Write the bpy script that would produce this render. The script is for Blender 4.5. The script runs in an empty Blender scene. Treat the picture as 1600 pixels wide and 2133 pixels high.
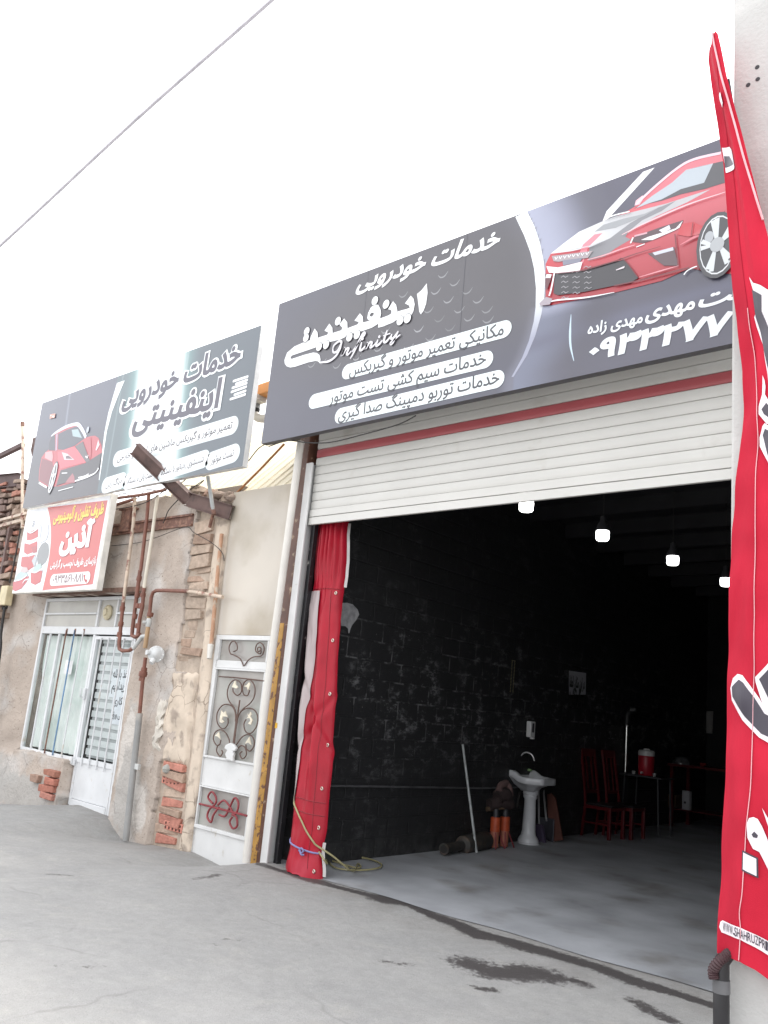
import bpy, bmesh, math, random
import numpy as np
from mathutils import Vector, Matrix, Euler, noise
from mathutils.geometry import delaunay_2d_cdt

sc = bpy.context.scene
COL = sc.collection
R_ = math.radians

# ---------------------------------------------------------------- camera, sky, sun, exposure
cam = bpy.data.cameras.new('camera')
cam.sensor_fit = 'HORIZONTAL'
cam.sensor_width = 36.0
cam.lens = 41.15
cam.clip_end = 600
cam.clip_start = 0.05
cam_o = bpy.data.objects.new('camera', cam)
COL.objects.link(cam_o)
_r = Vector((0.731408,0.675603,0.092748)); _d = Vector((-0.083137,0.223332,-0.971191)); _f = Vector((-0.676853,0.702626,0.219514))
_m = Matrix((_r, -_d, -_f)).transposed().to_4x4()
_m.translation = Vector((6.714,-5.785,1.5))
cam_o.matrix_world = _m
sc.camera = cam_o

SUN = Vector((0.10, 0.5, 1.0)).normalized()
wd = bpy.data.worlds.new('World'); sc.world = wd; wd.use_nodes = True
nt = wd.node_tree
bgn = nt.nodes['Background']
sky = nt.nodes.new('ShaderNodeTexSky'); sky.sky_type = 'NISHITA'
sky.sun_disc = False
sky.sun_elevation = math.asin(SUN.z)
sky.sun_rotation = math.atan2(SUN.x, SUN.y)
sky.air_density = 1.0; sky.dust_density = 6.0; sky.ozone_density = 1.0
hs = nt.nodes.new('ShaderNodeHueSaturation'); hs.inputs['Saturation'].default_value = 0.22
hz = nt.nodes.new('ShaderNodeMix'); hz.data_type = 'RGBA'; hz.inputs[0].default_value = .55
hz.inputs[7].default_value = (9.0, 9.1, 9.3, 1)      # even white overcast veil over the blue
nt.links.new(sky.outputs[0], hs.inputs['Color']); nt.links.new(hs.outputs[0], hz.inputs[6]); nt.links.new(hz.outputs[2], bgn.inputs[0])
bgn.inputs[1].default_value = 0.15
sl = bpy.data.lights.new('sun', 'SUN'); sl.energy = .5; sl.angle = R_(4.0); sl.color = (1.0, 0.93, 0.82)
so = bpy.data.objects.new('sun', sl); COL.objects.link(so)
so.rotation_euler = (-SUN).to_track_quat('-Z', 'Y').to_euler(); so.location = SUN * 40
sc.view_settings.view_transform = 'Standard'; sc.view_settings.look = 'None'
sc.view_settings.gamma = 1.0
sc.view_settings.exposure = 1.3
try:
    sc.cycles.max_bounces = 6
    sc.cycles.use_denoising = True
except Exception:
    pass

# ---------------------------------------------------------------- helpers
rnd = random.Random(7)

def hexc(h, k=1.0):
    h = h.lstrip('#')
    o = []
    for i in (0, 2, 4):
        s = int(h[i:i+2], 16) / 255
        o.append(k * (s / 12.92 if s <= .04045 else ((s + .055) / 1.055) ** 2.4))
    return tuple(o)

def M(name, col, rough=.6, metal=0., var=.15, vs=6., bump=0., bs=40., col2=None, thr=None, c2scale=5., spec=.5, speck=None, coat=0.):
    """plain weathered surface: base colour, soft colour noise, an optional second colour in patches, fine bump"""
    m = bpy.data.materials.new(name); m.use_nodes = True
    n = m.node_tree.nodes; L = m.node_tree.links; p = n['Principled BSDF']
    p.inputs['Roughness'].default_value = rough; p.inputs['Metallic'].default_value = metal
    p.inputs['Specular IOR Level'].default_value = spec
    p.inputs['Coat Weight'].default_value = coat; p.inputs['Coat Roughness'].default_value = .3
    tc = n.new('ShaderNodeTexCoord')
    def nz(s, det=5):
        t = n.new('ShaderNodeTexNoise'); t.inputs['Scale'].default_value = s; t.inputs['Detail'].default_value = det
        L.new(tc.outputs['Object'], t.inputs['Vector']); return t
    c = n.new('ShaderNodeRGB'); c.outputs[0].default_value = (*col, 1); out = c.outputs[0]
    def mix(fac, a, b, mode='MIX'):
        x = n.new('ShaderNodeMix'); x.data_type = 'RGBA'; x.blend_type = mode
        if isinstance(fac, float): x.inputs[0].default_value = fac
        else: L.new(fac, x.inputs[0])
        for s, i in ((a, 6), (b, 7)):
            if isinstance(s, tuple): x.inputs[i].default_value = (*s, 1)
            else: L.new(s, x.inputs[i])
        return x.outputs[2]
    if col2 is not None:
        t = nz(c2scale, 8); rp = n.new('ShaderNodeMapRange'); lo, hi = thr or (.5, .6)
        rp.inputs[1].default_value = lo; rp.inputs[2].default_value = hi
        L.new(t.outputs[0], rp.inputs[0]); out = mix(rp.outputs[0], out, col2)
    if var:
        t = nz(vs, 6); rp = n.new('ShaderNodeMapRange')
        rp.inputs[1].default_value = .3; rp.inputs[2].default_value = .7
        rp.inputs[3].default_value = 1 - var; rp.inputs[4].default_value = 1 + var
        L.new(t.outputs[0], rp.inputs[0])
        vm = n.new('ShaderNodeVectorMath'); vm.operation = 'SCALE'
        L.new(out, vm.inputs[0]); L.new(rp.outputs[0], vm.inputs['Scale']); out = vm.outputs[0]
    if speck:
        t = nz(speck[0], 2); rp = n.new('ShaderNodeMapRange'); rp.inputs[1].default_value = speck[1]; rp.inputs[2].default_value = speck[1] + .04
        L.new(t.outputs[0], rp.inputs[0]); out = mix(rp.outputs[0], out, speck[2])
    L.new(out, p.inputs['Base Color'])
    if bump:
        t = nz(bs, 6); b = n.new('ShaderNodeBump'); b.inputs['Strength'].default_value = bump; b.inputs['Distance'].default_value = .02
        L.new(t.outputs[0], b.inputs['Height']); L.new(b.outputs[0], p.inputs['Normal'])
    return m

def attr_mat(name, rough=.4, var=.06, vs=3., bump=0., bs=60., spec=.5, coat=0.):
    m = M(name, (1, 1, 1), rough, var=var, vs=vs, bump=bump, bs=bs, spec=spec, coat=coat)
    n = m.node_tree.nodes; L = m.node_tree.links
    a = n.new('ShaderNodeAttribute'); a.attribute_name = 'Col'
    src = [x for x in n if x.type == 'RGB'][0]
    for l in list(src.outputs[0].links):
        L.new(a.outputs['Color'], l.to_socket)
    return m

def place(o, parent):
    COL.objects.link(o)
    if parent is not None:
        o.parent = parent
        o.matrix_parent_inverse = parent_inv(parent)
    return o

WM = {}
def parent_inv(p):
    return WM.get(p.name, Matrix.Identity(4)).inverted()

def tag(o, label=None, cat=None, group=None, kind=None):
    if label: o['label'] = label
    if cat: o['category'] = cat
    if cat and not kind: o['kind'] = 'thing'
    if group: o['group'] = group
    if kind: o['kind'] = kind
    return o

def thing(name, loc, label, cat, group=None):
    o = bpy.data.objects.new(name, None); COL.objects.link(o); o.location = loc
    o.empty_display_size = .1
    WM[o.name] = Matrix.Translation(Vector(loc))
    return tag(o, label, cat, group)

class MB:
    def __init__(s): s.v = []; s.f = []; s.c = []
    def add(s, vs, fs, col=(1, 1, 1)):
        b = len(s.v); s.v += [tuple(map(float, q)) for q in vs]; s.f += [tuple(b + i for i in q) for q in fs]
        s.c += [col] * len(vs)
        return s
    def box(s, x0, x1, y0, y1, z0, z1, col=(1, 1, 1)):
        return s.add([(x0,y0,z0),(x1,y0,z0),(x1,y1,z0),(x0,y1,z0),(x0,y0,z1),(x1,y0,z1),(x1,y1,z1),(x0,y1,z1)],
            [(0,3,2,1),(4,5,6,7),(0,1,5,4),(1,2,6,5),(2,3,7,6),(3,0,4,7)], col)
    def obox(s, c, size, rot=(0, 0, 0), col=(1, 1, 1), jit=0.):
        m = Euler(rot).to_matrix(); vs = []
        for z in (-1, 1):
            for x, y in ((-1,-1),(1,-1),(1,1),(-1,1)):
                q = m @ Vector((x*size[0]/2 + rnd.uniform(-jit, jit), y*size[1]/2 + rnd.uniform(-jit, jit), z*size[2]/2 + rnd.uniform(-jit, jit)))
                vs.append(Vector(c) + q)
        return s.add(vs, [(0,3,2,1),(4,5,6,7),(0,1,5,4),(1,2,6,5),(2,3,7,6),(3,0,4,7)], col)
    def beam(s, a, b, w, h, up=(0, 0, 1), col=(1, 1, 1)):
        a, b = Vector(a), Vector(b); d = (b - a).normalized(); u = Vector(up); x = d.cross(u)
        if x.length < 1e-4: x = d.cross(Vector((1, 0, 0)))
        x.normalize(); u = x.cross(d)
        vs = []
        for q in (a, b):
            for i, j in ((-1,-1),(1,-1),(1,1),(-1,1)): vs.append(q + x*i*w/2 + u*j*h/2)
        return s.add(vs, [(0,1,2,3),(7,6,5,4),(0,4,5,1),(1,5,6,2),(2,6,7,3),(3,7,4,0)], col)
    def tube(s, pts, r, n=8, caps=True, col=(1, 1, 1)):
        pts = [Vector(p) for p in pts]; k = len(pts); rs = r if isinstance(r, (list, tuple)) else [r] * k
        vs = []; nrm = None
        for i, p in enumerate(pts):
            t = (pts[min(i+1, k-1)] - pts[max(i-1, 0)]); t = t.normalized() if t.length > 1e-9 else Vector((0, 0, 1))
            if nrm is None: nrm = t.cross(Vector((.3, 1, .2))); nrm.normalize()
            nrm = (nrm - t * nrm.dot(t)); nrm = nrm.normalized() if nrm.length > 1e-6 else t.orthogonal().normalized()
            b = t.cross(nrm)
            for j in range(n):
                a = 2 * math.pi * j / n; vs.append(p + (nrm * math.cos(a) + b * math.sin(a)) * rs[i])
        fs = [(i*n+j, i*n+(j+1) % n, (i+1)*n+(j+1) % n, (i+1)*n+j) for i in range(k-1) for j in range(n)]
        if caps: fs += [tuple(range(n))[::-1], tuple((k-1)*n + j for j in range(n))]
        return s.add(vs, fs, col)
    def lathe(s, c, prof, n=24, axis=None, col=(1, 1, 1)):
        """profile [(radius, height)] turned about the z axis at c, or about the given axis"""
        ax = Vector(axis).normalized() if axis else Vector((0, 0, 1)); q = ax.orthogonal().normalized() if axis else Vector((1, 0, 0)); w = ax.cross(q)
        vs = [Vector(c) + ax*h + (q*math.cos(2*math.pi*j/n) + w*math.sin(2*math.pi*j/n)) * r for r, h in prof for j in range(n)]
        k = len(prof)
        fs = [(i*n+j, i*n+(j+1) % n, (i+1)*n+(j+1) % n, (i+1)*n+j) for i in range(k-1) for j in range(n)]
        fs += [tuple(range(n))[::-1], tuple((k-1)*n + j for j in range(n))]
        return s.add(vs, fs, col)
    def prism(s, poly, y0, y1, col=(1, 1, 1)):
        """outline in (x, z) given a thickness along y"""
        k = len(poly); vs = [(x, y0, z) for x, z in poly] + [(x, y1, z) for x, z in poly]
        fs = [tuple(range(k)), tuple(range(2*k-1, k-1, -1))] + [(i, k+i, k+(i+1) % k, (i+1) % k) for i in range(k)]
        return s.add(vs, fs, col)
    def grid(s, fn, nu, nv, col=None):
        vs = [fn(i/nu, j/nv) for j in range(nv+1) for i in range(nu+1)]
        fs = [(j*(nu+1)+i, j*(nu+1)+i+1, (j+1)*(nu+1)+i+1, (j+1)*(nu+1)+i) for j in range(nv) for i in range(nu)]
        return s.add(vs, fs, col or (1, 1, 1))
    def build(s, name, mat, parent=None, smooth=False, bevel=0., cols=False, solid=0., angle=40):
        me = bpy.data.meshes.new(name); me.from_pydata(s.v, [], s.f); me.update()
        bm = bmesh.new(); bm.from_mesh(me); bmesh.ops.recalc_face_normals(bm, faces=bm.faces); bm.to_mesh(me); bm.free()
        if cols:
            a = me.color_attributes.new('Col', 'FLOAT_COLOR', 'POINT')
            a.data.foreach_set('color', [q for c in s.c for q in (*c, 1.)])
        me.materials.append(mat)
        if smooth:
            me.polygons.foreach_set('use_smooth', [True] * len(me.polygons))
            try: me.set_sharp_from_angle(angle=R_(angle))
            except Exception: pass
        o = bpy.data.objects.new(name, me); place(o, parent)
        if solid:
            m = o.modifiers.new('thickness', 'SOLIDIFY'); m.thickness = solid; m.offset = 0
        if bevel:
            m = o.modifiers.new('edges', 'BEVEL'); m.width = bevel; m.segments = 2; m.limit_method = 'ANGLE'; m.angle_limit = R_(50)
        return o

def smooth_path(pts, k=6):
    P = [Vector(p) for p in pts]; o = []
    for i in range(len(P) - 1):
        a, b, c, d = P[max(i-1, 0)], P[i], P[i+1], P[min(i+2, len(P)-1)]
        for j in range(k):
            t = j / k
            o.append(.5 * ((2*b) + (c-a)*t + (2*a-5*b+4*c-d)*t*t + (3*b-a-3*c+d)*t**3))
    o.append(P[-1]); return o

# ---------------------------------------------------------------- lettering
_F = {}
for ch, b, n in (('ا',0xFE8D,2),('آ',0xFE81,2),('ب',0xFE8F,4),('پ',0xFB56,4),('ت',0xFE95,4),('ث',0xFE99,4),('ج',0xFE9D,4),('چ',0xFB7A,4),('ح',0xFEA1,4),
        ('خ',0xFEA5,4),('د',0xFEA9,2),('ذ',0xFEAB,2),('ر',0xFEAD,2),('ز',0xFEAF,2),('س',0xFEB1,4),('ش',0xFEB5,4),('ص',0xFEB9,4),('ض',0xFEBD,4),('ط',0xFEC1,4),
        ('ظ',0xFEC5,4),('ع',0xFEC9,4),('غ',0xFECD,4),('ف',0xFED1,4),('ق',0xFED5,4),('ک',0xFB8E,4),('گ',0xFB92,4),('ل',0xFEDD,4),('م',0xFEE1,4),('ن',0xFEE5,4),
        ('و',0xFEED,2),('ه',0xFEE9,4),('ی',0xFBFC,4)):
    _F[ch] = [chr(b + i) for i in range(n)]

def shape(s):
    """join the Persian letters of s and return them in the order they are drawn"""
    out = []
    for i, ch in enumerate(s):
        if ch not in _F: out.append(ch); continue
        f = _F[ch]; pv = i > 0 and s[i-1] in _F and len(_F[s[i-1]]) == 4
        nx = len(f) == 4 and i + 1 < len(s) and s[i+1] in _F
        out.append(f[(1 if pv else 0) if not nx else (3 if pv else 2)])
    txt = ''.join(out)[::-1]
    import re as _re
    return _re.sub('[۰-۹0-9A-Za-z.]+', lambda m: m.group(0)[::-1], txt)

_cache = {}
def outlines(s, res=4):
    if (s, res) in _cache: return _cache[(s, res)]
    cu = bpy.data.curves.new('lettering', 'FONT'); cu.body = s; cu.size = 1.; cu.resolution_u = res
    o = bpy.data.objects.new('lettering', cu); COL.objects.link(o)
    dg = bpy.context.evaluated_depsgraph_get()
    c2 = o.evaluated_get(dg).to_curve(dg)
    loops = []
    for sp in c2.splines:
        if sp.type == 'BEZIER':
            bp = list(sp.bezier_points); k = len(bp); pts = []
            for i in range(k):
                a, b = bp[i], bp[(i+1) % k]
                p0, p1, p2, p3 = a.co, a.handle_right, b.handle_left, b.co
                straight = ((p1 - p0).cross(p3 - p0).length + (p2 - p0).cross(p3 - p0).length) < 1e-4
                for j in range(1 if straight else res):
                    t = j / res
                    q = p0*(1-t)**3 + 3*p1*t*(1-t)**2 + 3*p2*t*t*(1-t) + p3*t**3
                    pts.append((q.x, q.y))
        else:
            pts = [(p.co.x, p.co.y) for p in sp.points]
        q = []
        for p in pts:
            if not q or (abs(p[0]-q[-1][0]) + abs(p[1]-q[-1][1])) > 1e-4: q.append(p)
        if len(q) > 2: loops.append(q)
    o.to_curve_clear(); bpy.data.objects.remove(o); bpy.data.curves.remove(cu)
    _cache[(s, res)] = loops
    return loops

def fatten(loops, d):
    if not d: return loops
    tot = [sum(a[0]*b[1]-b[0]*a[1] for a, b in zip(l, l[1:]+l[:1])) for l in loops]
    big = max(tot, key=abs); sg = 1 if big > 0 else -1
    out = []
    for l in loops:
        k = len(l); q = []
        for i in range(k):
            a, b, c = l[i-1], l[i], l[(i+1) % k]
            e1 = (b[0]-a[0], b[1]-a[1]); e2 = (c[0]-b[0], c[1]-b[1])
            l1 = math.hypot(*e1) or 1; l2 = math.hypot(*e2) or 1
            n1 = (e1[1]/l1, -e1[0]/l1); n2 = (e2[1]/l2, -e2[0]/l2)
            nx, ny = n1[0]+n2[0], n1[1]+n2[1]; ln = math.hypot(nx, ny)
            if ln < .3: nx, ny = n1; ln = 1
            m = min(1.8, 2/ln if ln else 1) / 1
            q.append((b[0] + sg*d*nx/ln*min(m, 1.6), b[1] + sg*d*ny/ln*min(m, 1.6)))
        out.append(q)
    return out

def fill(loops):
    """triangles of the outlines, overlaps merged (non-zero winding)"""
    vs = []; es = []
    for l in loops:
        b = len(vs); k = len(l); vs += [Vector(p) for p in l]; es += [(b+i, b+(i+1) % k) for i in range(k)]
    try: V, _, F, *_r = delaunay_2d_cdt(vs, es, [], 0, 1e-6)
    except Exception: return [], []
    V = [(v.x, v.y) for v in V]
    A = np.array([p for l in loops for p in l]); B = np.array([p for l in loops for p in l[1:]+l[:1]])
    keep = []
    C = np.array([[(V[f[0]][i]+V[f[1]][i]+V[f[2]][i])/3 for i in (0, 1)] for f in F])
    for f, c in zip(F, C):
        up = (A[:, 1] <= c[1]) & (B[:, 1] > c[1]); dn = (A[:, 1] > c[1]) & (B[:, 1] <= c[1])
        cr = (B[:, 0]-A[:, 0])*(c[1]-A[:, 1]) - (c[0]-A[:, 0])*(B[:, 1]-A[:, 1])
        if ((up & (cr > 0)).sum() - (dn & (cr < 0)).sum()) != 0: keep.append(tuple(f))
    return V, keep

class Art:
    """flat print on a plane that faces the street: points are (x, z)"""
    def __init__(s, Y, step=.0004): s.Y = Y; s.step = step; s.L = 1; s.m = MB(); s.map = None
    def _put(s, V, F, col, layer):
        L = s.L if layer is None else layer
        y = s.Y - s.step * L
        if callable(col): cols = [col(*p) for p in V]
        else: cols = [col] * len(V)
        b = len(s.m.v)
        pts = [(p[0], y, p[1]) for p in V] if s.map is None else [s.map(p[0], p[1], s.step * L) for p in V]
        s.m.v += pts; s.m.f += [tuple(b+i for i in f) for f in F]; s.m.c += cols
        if layer is None: s.L += 1
    def poly(s, pts, col, layer=None, holes=()):
        V, F = fill([list(pts)] + [list(h) for h in holes]) if not holes else fill_holes(pts, holes)
        s._put(V, F, col, layer); return s
    def stroke(s, pts, w, col, layer=None, sm=True):
        P = [Vector((a, b, 0)) for a, b in pts]
        if sm and len(P) > 2: P = smooth_path(P, 5)
        k = len(P); ws = [w]*k if not isinstance(w, (list, tuple)) else [np.interp(i/(k-1), np.linspace(0, 1, len(w)), w) for i in range(k)]
        V = []
        for i, p in enumerate(P):
            t = P[min(i+1, k-1)] - P[max(i-1, 0)]; t = t.normalized() if t.length > 1e-9 else Vector((1, 0, 0)); nn = Vector((-t.y, t.x, 0))
            V += [(p + nn*ws[i]/2)[:2], (p - nn*ws[i]/2)[:2]]
        s._put(V, [(2*i, 2*i+1, 2*i+3, 2*i+2) for i in range(k-1)], col, layer); return s
    def disc(s, c, rx, rz=None, col=(1, 1, 1), rot=0., n=20, layer=None):
        rz = rz or rx; V = []
        for i in range(n):
            a = 2*math.pi*i/n; u, w = rx*math.cos(a), rz*math.sin(a)
            V.append((c[0] + u*math.cos(rot) - w*math.sin(rot), c[1] + u*math.sin(rot) + w*math.cos(rot)))
        s._put(V, [tuple(range(n))], col, layer); return s
    def pill(s, a, b, w, col, layer=None):
        a, b = Vector(a), Vector(b); d = (b-a).normalized(); nn = Vector((-d.y, d.x)); r = w/2; V = []
        for i in range(13):
            t = math.pi*(i/12) - math.pi/2; V.append((b + d*r*math.cos(t) + nn*r*math.sin(t))[:])
        for i in range(13):
            t = math.pi*(i/12) + math.pi/2; V.append((a + d*r*math.cos(t) + nn*r*math.sin(t))[:])
        s._put(V, [tuple(range(26))], col, layer); return s
    def text(s, txt, p0, p1, ah, col, bold=0., slant=0., layer=None, res=4, raw=False):
        """write txt with its left end at p0 and its right end at p1; ah is the height of a tall letter"""
        lp = outlines(txt if raw else shape(txt), res)
        if not lp: return s
        x0 = min(p[0] for l in lp for p in l); x1 = max(p[0] for l in lp for p in l)
        lp = fatten(lp, bold)
        V, F = fill(lp)
        dx, dz = p1[0]-p0[0], p1[1]-p0[1]; sx = 1 / (x1-x0); sz = ah / .72
        W = [(p0[0] + dx*(x-x0)*sx + slant*z*sz, p0[1] + dz*(x-x0)*sx + z*sz) for x, z in V]
        s._put(W, F, col, layer); return s
    def build(s, name, mat, parent):
        return s.m.build(name, mat, parent, cols=True)

def fill_holes(outer, holes):
    def area(l): return sum(a[0]*b[1]-b[0]*a[1] for a, b in zip(l, l[1:]+l[:1]))
    o = list(outer); o = o if area(o) > 0 else o[::-1]
    hs_ = [list(h) if area(list(h)) < 0 else list(h)[::-1] for h in holes]
    return fill([o] + hs_)

def field_sheet(name, x0, x1, z0, z1, Y, nx, nz, fn, mat, parent):
    m = MB()
    for j in range(nz+1):
        for i in range(nx+1):
            x = x0 + (x1-x0)*i/nx; z = z0 + (z1-z0)*j/nz
            m.v.append((x, Y, z)); m.c.append(fn(x, z))
    m.f = [(j*(nx+1)+i, j*(nx+1)+i+1, (j+1)*(nx+1)+i+1, (j+1)*(nx+1)+i) for j in range(nz) for i in range(nx)]
    return m.build(name, mat, parent, cols=True)

def lerp(a, b, t):
    t = max(0., min(1., t)); return tuple(p + (q-p)*t for p, q in zip(a, b))
def sstep(a, b, x):
    t = max(0., min(1., (x-a)/(b-a))); return t*t*(3-2*t)

# ---------------------------------------------------------------- ground
BASE = [(-5.587,-0.256),(-4.532,-0.099),(-3.711,0.013),(-2.788,-0.031),(-2.417,-0.188),(-1.705,-0.141),(-1.165,-0.108),(-0.622,-0.164),(-0.222,-0.048),(0.047,0.013)]
BX = [p[0] for p in BASE]; BZ = [p[1] for p in BASE]
def gh(x, y):
    e = float(np.interp(x, BX + [.3, 1.5, 5.5], BZ + [-.001, -.001, -.001]))
    k = 1 / (1 + (max(0., -y) / .8) ** 2)
    z = e * k + (1-k) * (-.02)
    z += (.012 * noise.noise(Vector((x*1.1, y*1.1, 3))) + .004 * noise.noise(Vector((x*5, y*5, 1)))) * (1 - .85*k)
    if y > .12: z -= .25 * sstep(.12, .3, y)
    return z

GUT = [(0.109,-0.108),(0.324,-0.086),(0.589,-0.089),(0.843,-0.09),(1.071,-0.078),(1.377,-0.04),(1.586,-0.029),(1.804,0.022),(2.136,-0.075),(2.403,-0.115),(2.663,-0.164),(2.866,-0.153),(3.068,-0.153),(3.3,-0.154),(3.62,-0.144),(3.917,-0.197),(4.137,-0.196),(4.411,-0.215)]
PUD = [(1.606,0.02),(1.698,0.113),(1.806,0.2)]
WET2 = [(2.54,-0.176),(2.724,-0.246),(2.799,-0.176)]
WET3 = [(3.12,-0.856),(3.26,-0.868),(3.382,-0.784),(3.427,-0.638),(3.523,-0.624)]
WET4 = [(3.601,-0.639),(3.676,-0.539),(3.752,-0.555)]
WET5 = [(4.071,-0.559),(4.185,-0.607),(4.278,-0.679),(4.383,-0.723)]
WET6 = [(3.402,-1.229),(3.484,-1.223),(3.503,-1.155)]
WET7 = [(-0.295,-2.04),(-0.198,-1.926),(-0.118,-1.864)]
WET8 = [(0.364,-1.04),(0.343,-0.927),(0.291,-0.713)]
WET9 = [(2.792,-1.334),(2.872,-1.289),(2.931,-1.22)]
SPOT = [(1.961,-3.05),(2.044,-2.946),(2.064,-2.87),(1.942,-1.915),(2.01,-1.851),(2.026,-2.046)]
def pl_dist(x, y, P):
    A = np.array(P); b = A[1:]; a = A[:-1]; d = b - a; q = np.array((x, y)) - a
    t = np.clip((q*d).sum(1) / np.maximum((d*d).sum(1), 1e-9), 0, 1)
    return float(np.sqrt(((q - d*t[:, None])**2).sum(1)).min())
def wet(x, y):
    if x < -6 or x > 5.6 or y < -3.5 or y > .5: return 0.
    w = max(0., 1.12 - pl_dist(x, y, GUT) / (.085 + .03*sstep(1.2, 3.5, x)) * (.8 + .5*noise.noise(Vector((x*2, y*2, 0)))))
    for P, r, k in ((PUD, .17, 1.3), (WET2, .13, 1.0), (WET3, .24, .98), (WET4, .12, .8), (WET5, .13, .8), (WET6, .1, .75), (WET7, .12, .62), (WET8, .10, .7), (WET9, .12, .62)):
        w = max(w, k - pl_dist(x, y, P) / r * .7 + .22*noise.noise(Vector((x*7, y*7, 2))))
    for p in SPOT:
        w = max(w, .75 - math.hypot(x-p[0], (y-p[1])) / .05 * .5)
    return max(0., min(1.3, w))

def ground_material():
    m = bpy.data.materials.new('street_surface'); m.use_nodes = True
    n = m.node_tree.nodes; L = m.node_tree.links; p = n['Principled BSDF']
    tc = n.new('ShaderNodeTexCoord')
    def nz(s, d=6, r=.6):
        t = n.new('ShaderNodeTexNoise'); t.inputs['Scale'].default_value = s; t.inputs['Detail'].default_value = d; t.inputs['Roughness'].default_value = r
        L.new(tc.outputs['Object'], t.inputs['Vector']); return t.outputs[0]
    def mr(v, a, b, c=0., d=1.):
        x = n.new('ShaderNodeMapRange'); x.inputs[1].default_value = a; x.inputs[2].default_value = b; x.inputs[3].default_value = c; x.inputs[4].default_value = d
        L.new(v, x.inputs[0]); return x.outputs[0]
    def mix(f, a, b):
        x = n.new('ShaderNodeMix'); x.data_type = 'RGBA'; L.new(f, x.inputs[0])
        for s, i in ((a, 6), (b, 7)):
            if isinstance(s, tuple): x.inputs[i].default_value = (*s, 1)
            else: L.new(s, x.inputs[i])
        return x.outputs[2]
    def math_(op, a, b):
        x = n.new('ShaderNodeMath'); x.operation = op
        for s, i in ((a, 0), (b, 1)):
            if isinstance(s, float): x.inputs[i].default_value = s
            else: L.new(s, x.inputs[i])
        return x.outputs[0]
    base = mix(mr(nz(1.3, 9, .7), .35, .65), (.275, .274, .270), (.318, .314, .306))
    base = mix(mr(nz(3.4, 10, .8), .54, .74), base, (.345, .335, .315))
    base = mix(mr(nz(1.9, 9, .75), .58, .74, 0, .5), base, (.225, .222, .22))
    base = mix(mr(nz(150, 3), .56, .68, 0, .55), base, (.15, .15, .15))
    base = mix(mr(nz(190, 3), .60, .70, 0, .6), base, (.5, .49, .47))
    base = mix(mr(nz(34, 4, .8), .68, .73, 0, .7), base, (.11, .105, .105))
    gn = n.new('ShaderNodeVectorMath'); gn.operation = 'SCALE'; L.new(base, gn.inputs[0]); L.new(mr(nz(11, 12, .8), .3, .7, .88, 1.12), gn.inputs['Scale']); base = gn.outputs[0]
    base = mix(mr(nz(70, 3, .7), .66, .70, 0, .6), base, (.14, .14, .14))
    base = mix(mr(nz(90, 3, .7), .67, .71, 0, .5), base, (.46, .45, .43))
    vo = n.new('ShaderNodeTexVoronoi'); vo.feature = 'DISTANCE_TO_EDGE'; vo.inputs['Scale'].default_value = .55
    wp = n.new('ShaderNodeMix'); wp.data_type = 'RGBA'; wp.blend_type = 'ADD'; wp.inputs[0].default_value = .35
    wn = n.new('ShaderNodeTexNoise'); wn.inputs['Scale'].default_value = 2.2; wn.inputs['Detail'].default_value = 9; L.new(tc.outputs['Object'], wn.inputs['Vector'])
    L.new(tc.outputs['Object'], wp.inputs[6]); L.new(wn.outputs['Color'], wp.inputs[7]); L.new(wp.outputs[2], vo.inputs['Vector'])
    crack = math_('MULTIPLY', mr(vo.outputs['Distance'], .0, .010, 1, 0), mr(nz(.8, 3), .48, .60))
    base = mix(mr(crack, 0, 1, 0, .30), base, (.12, .115, .11))
    xyz = n.new('ShaderNodeSeparateXYZ'); L.new(tc.outputs['Object'], xyz.inputs[0])
    dirt = math_('MULTIPLY', mr(xyz.outputs['Y'], -.75, -.02), mr(nz(2.4, 9, .75), .40, .62))
    base = mix(mr(dirt, 0, 1, 0, .6), base, (.19, .175, .16))
    base = mix(mr(nz(52, 5, .85), .62, .66, 0, .5), base, (.16, .155, .15))
    a = n.new('ShaderNodeAttribute'); a.attribute_name = 'Col'
    sp = n.new('ShaderNodeSeparateColor'); L.new(a.outputs['Color'], sp.inputs[0])
    wv = math_('ADD', sp.outputs[0], math_('MULTIPLY', math_('SUBTRACT', nz(24, 9, .9), .5), 2.2))
    wm = mr(wv, .50, .62)
    col = mix(mr(wm, 0, 1, 0, .93), base, (.058, .052, .052))
    L.new(col, p.inputs['Base Color'])
    L.new(mr(wm, 0, 1, .85, .5), p.inputs['Roughness'])
    p.inputs['Specular IOR Level'].default_value = .25
    b = n.new('ShaderNodeBump'); b.inputs['Strength'].default_value = .35; b.inputs['Distance'].default_value = .01
    L.new(math_('ADD', nz(160, 4), math_('MULTIPLY', nz(18, 6), 1.5)), b.inputs['Height']); L.new(b.outputs[0], p.inputs['Normal'])
    return m

def axis(dense0, dense1, step, lo, hi):
    a = list(np.arange(dense0, dense1 + 1e-6, step)); s = step; x = dense0; left = []
    while x > lo: s *= 1.5; x -= s; left.append(x)
    s = step; x = dense1; right = []
    while x < hi: s *= 1.5; x += s; right.append(x)
    return left[::-1] + a + right
gx = axis(-7.5, 5.6, .045, -90, 90); gy = axis(-4.6, .34, .035, -90, 90)
g = MB()
for y in gy:
    for x in gx:
        g.v.append((x, y, gh(x, y))); w = wet(x, y); g.c.append((w, w, w))
kx = len(gx)
g.f = [(j*kx+i, j*kx+i+1, (j+1)*kx+i+1, (j+1)*kx+i) for j in range(len(gy)-1) for i in range(kx-1)]
tag(g.build('ground', ground_material(), smooth=True, cols=True), 'grey patchy street surface with dark wet streaks', 'street', kind='structure')

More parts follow.
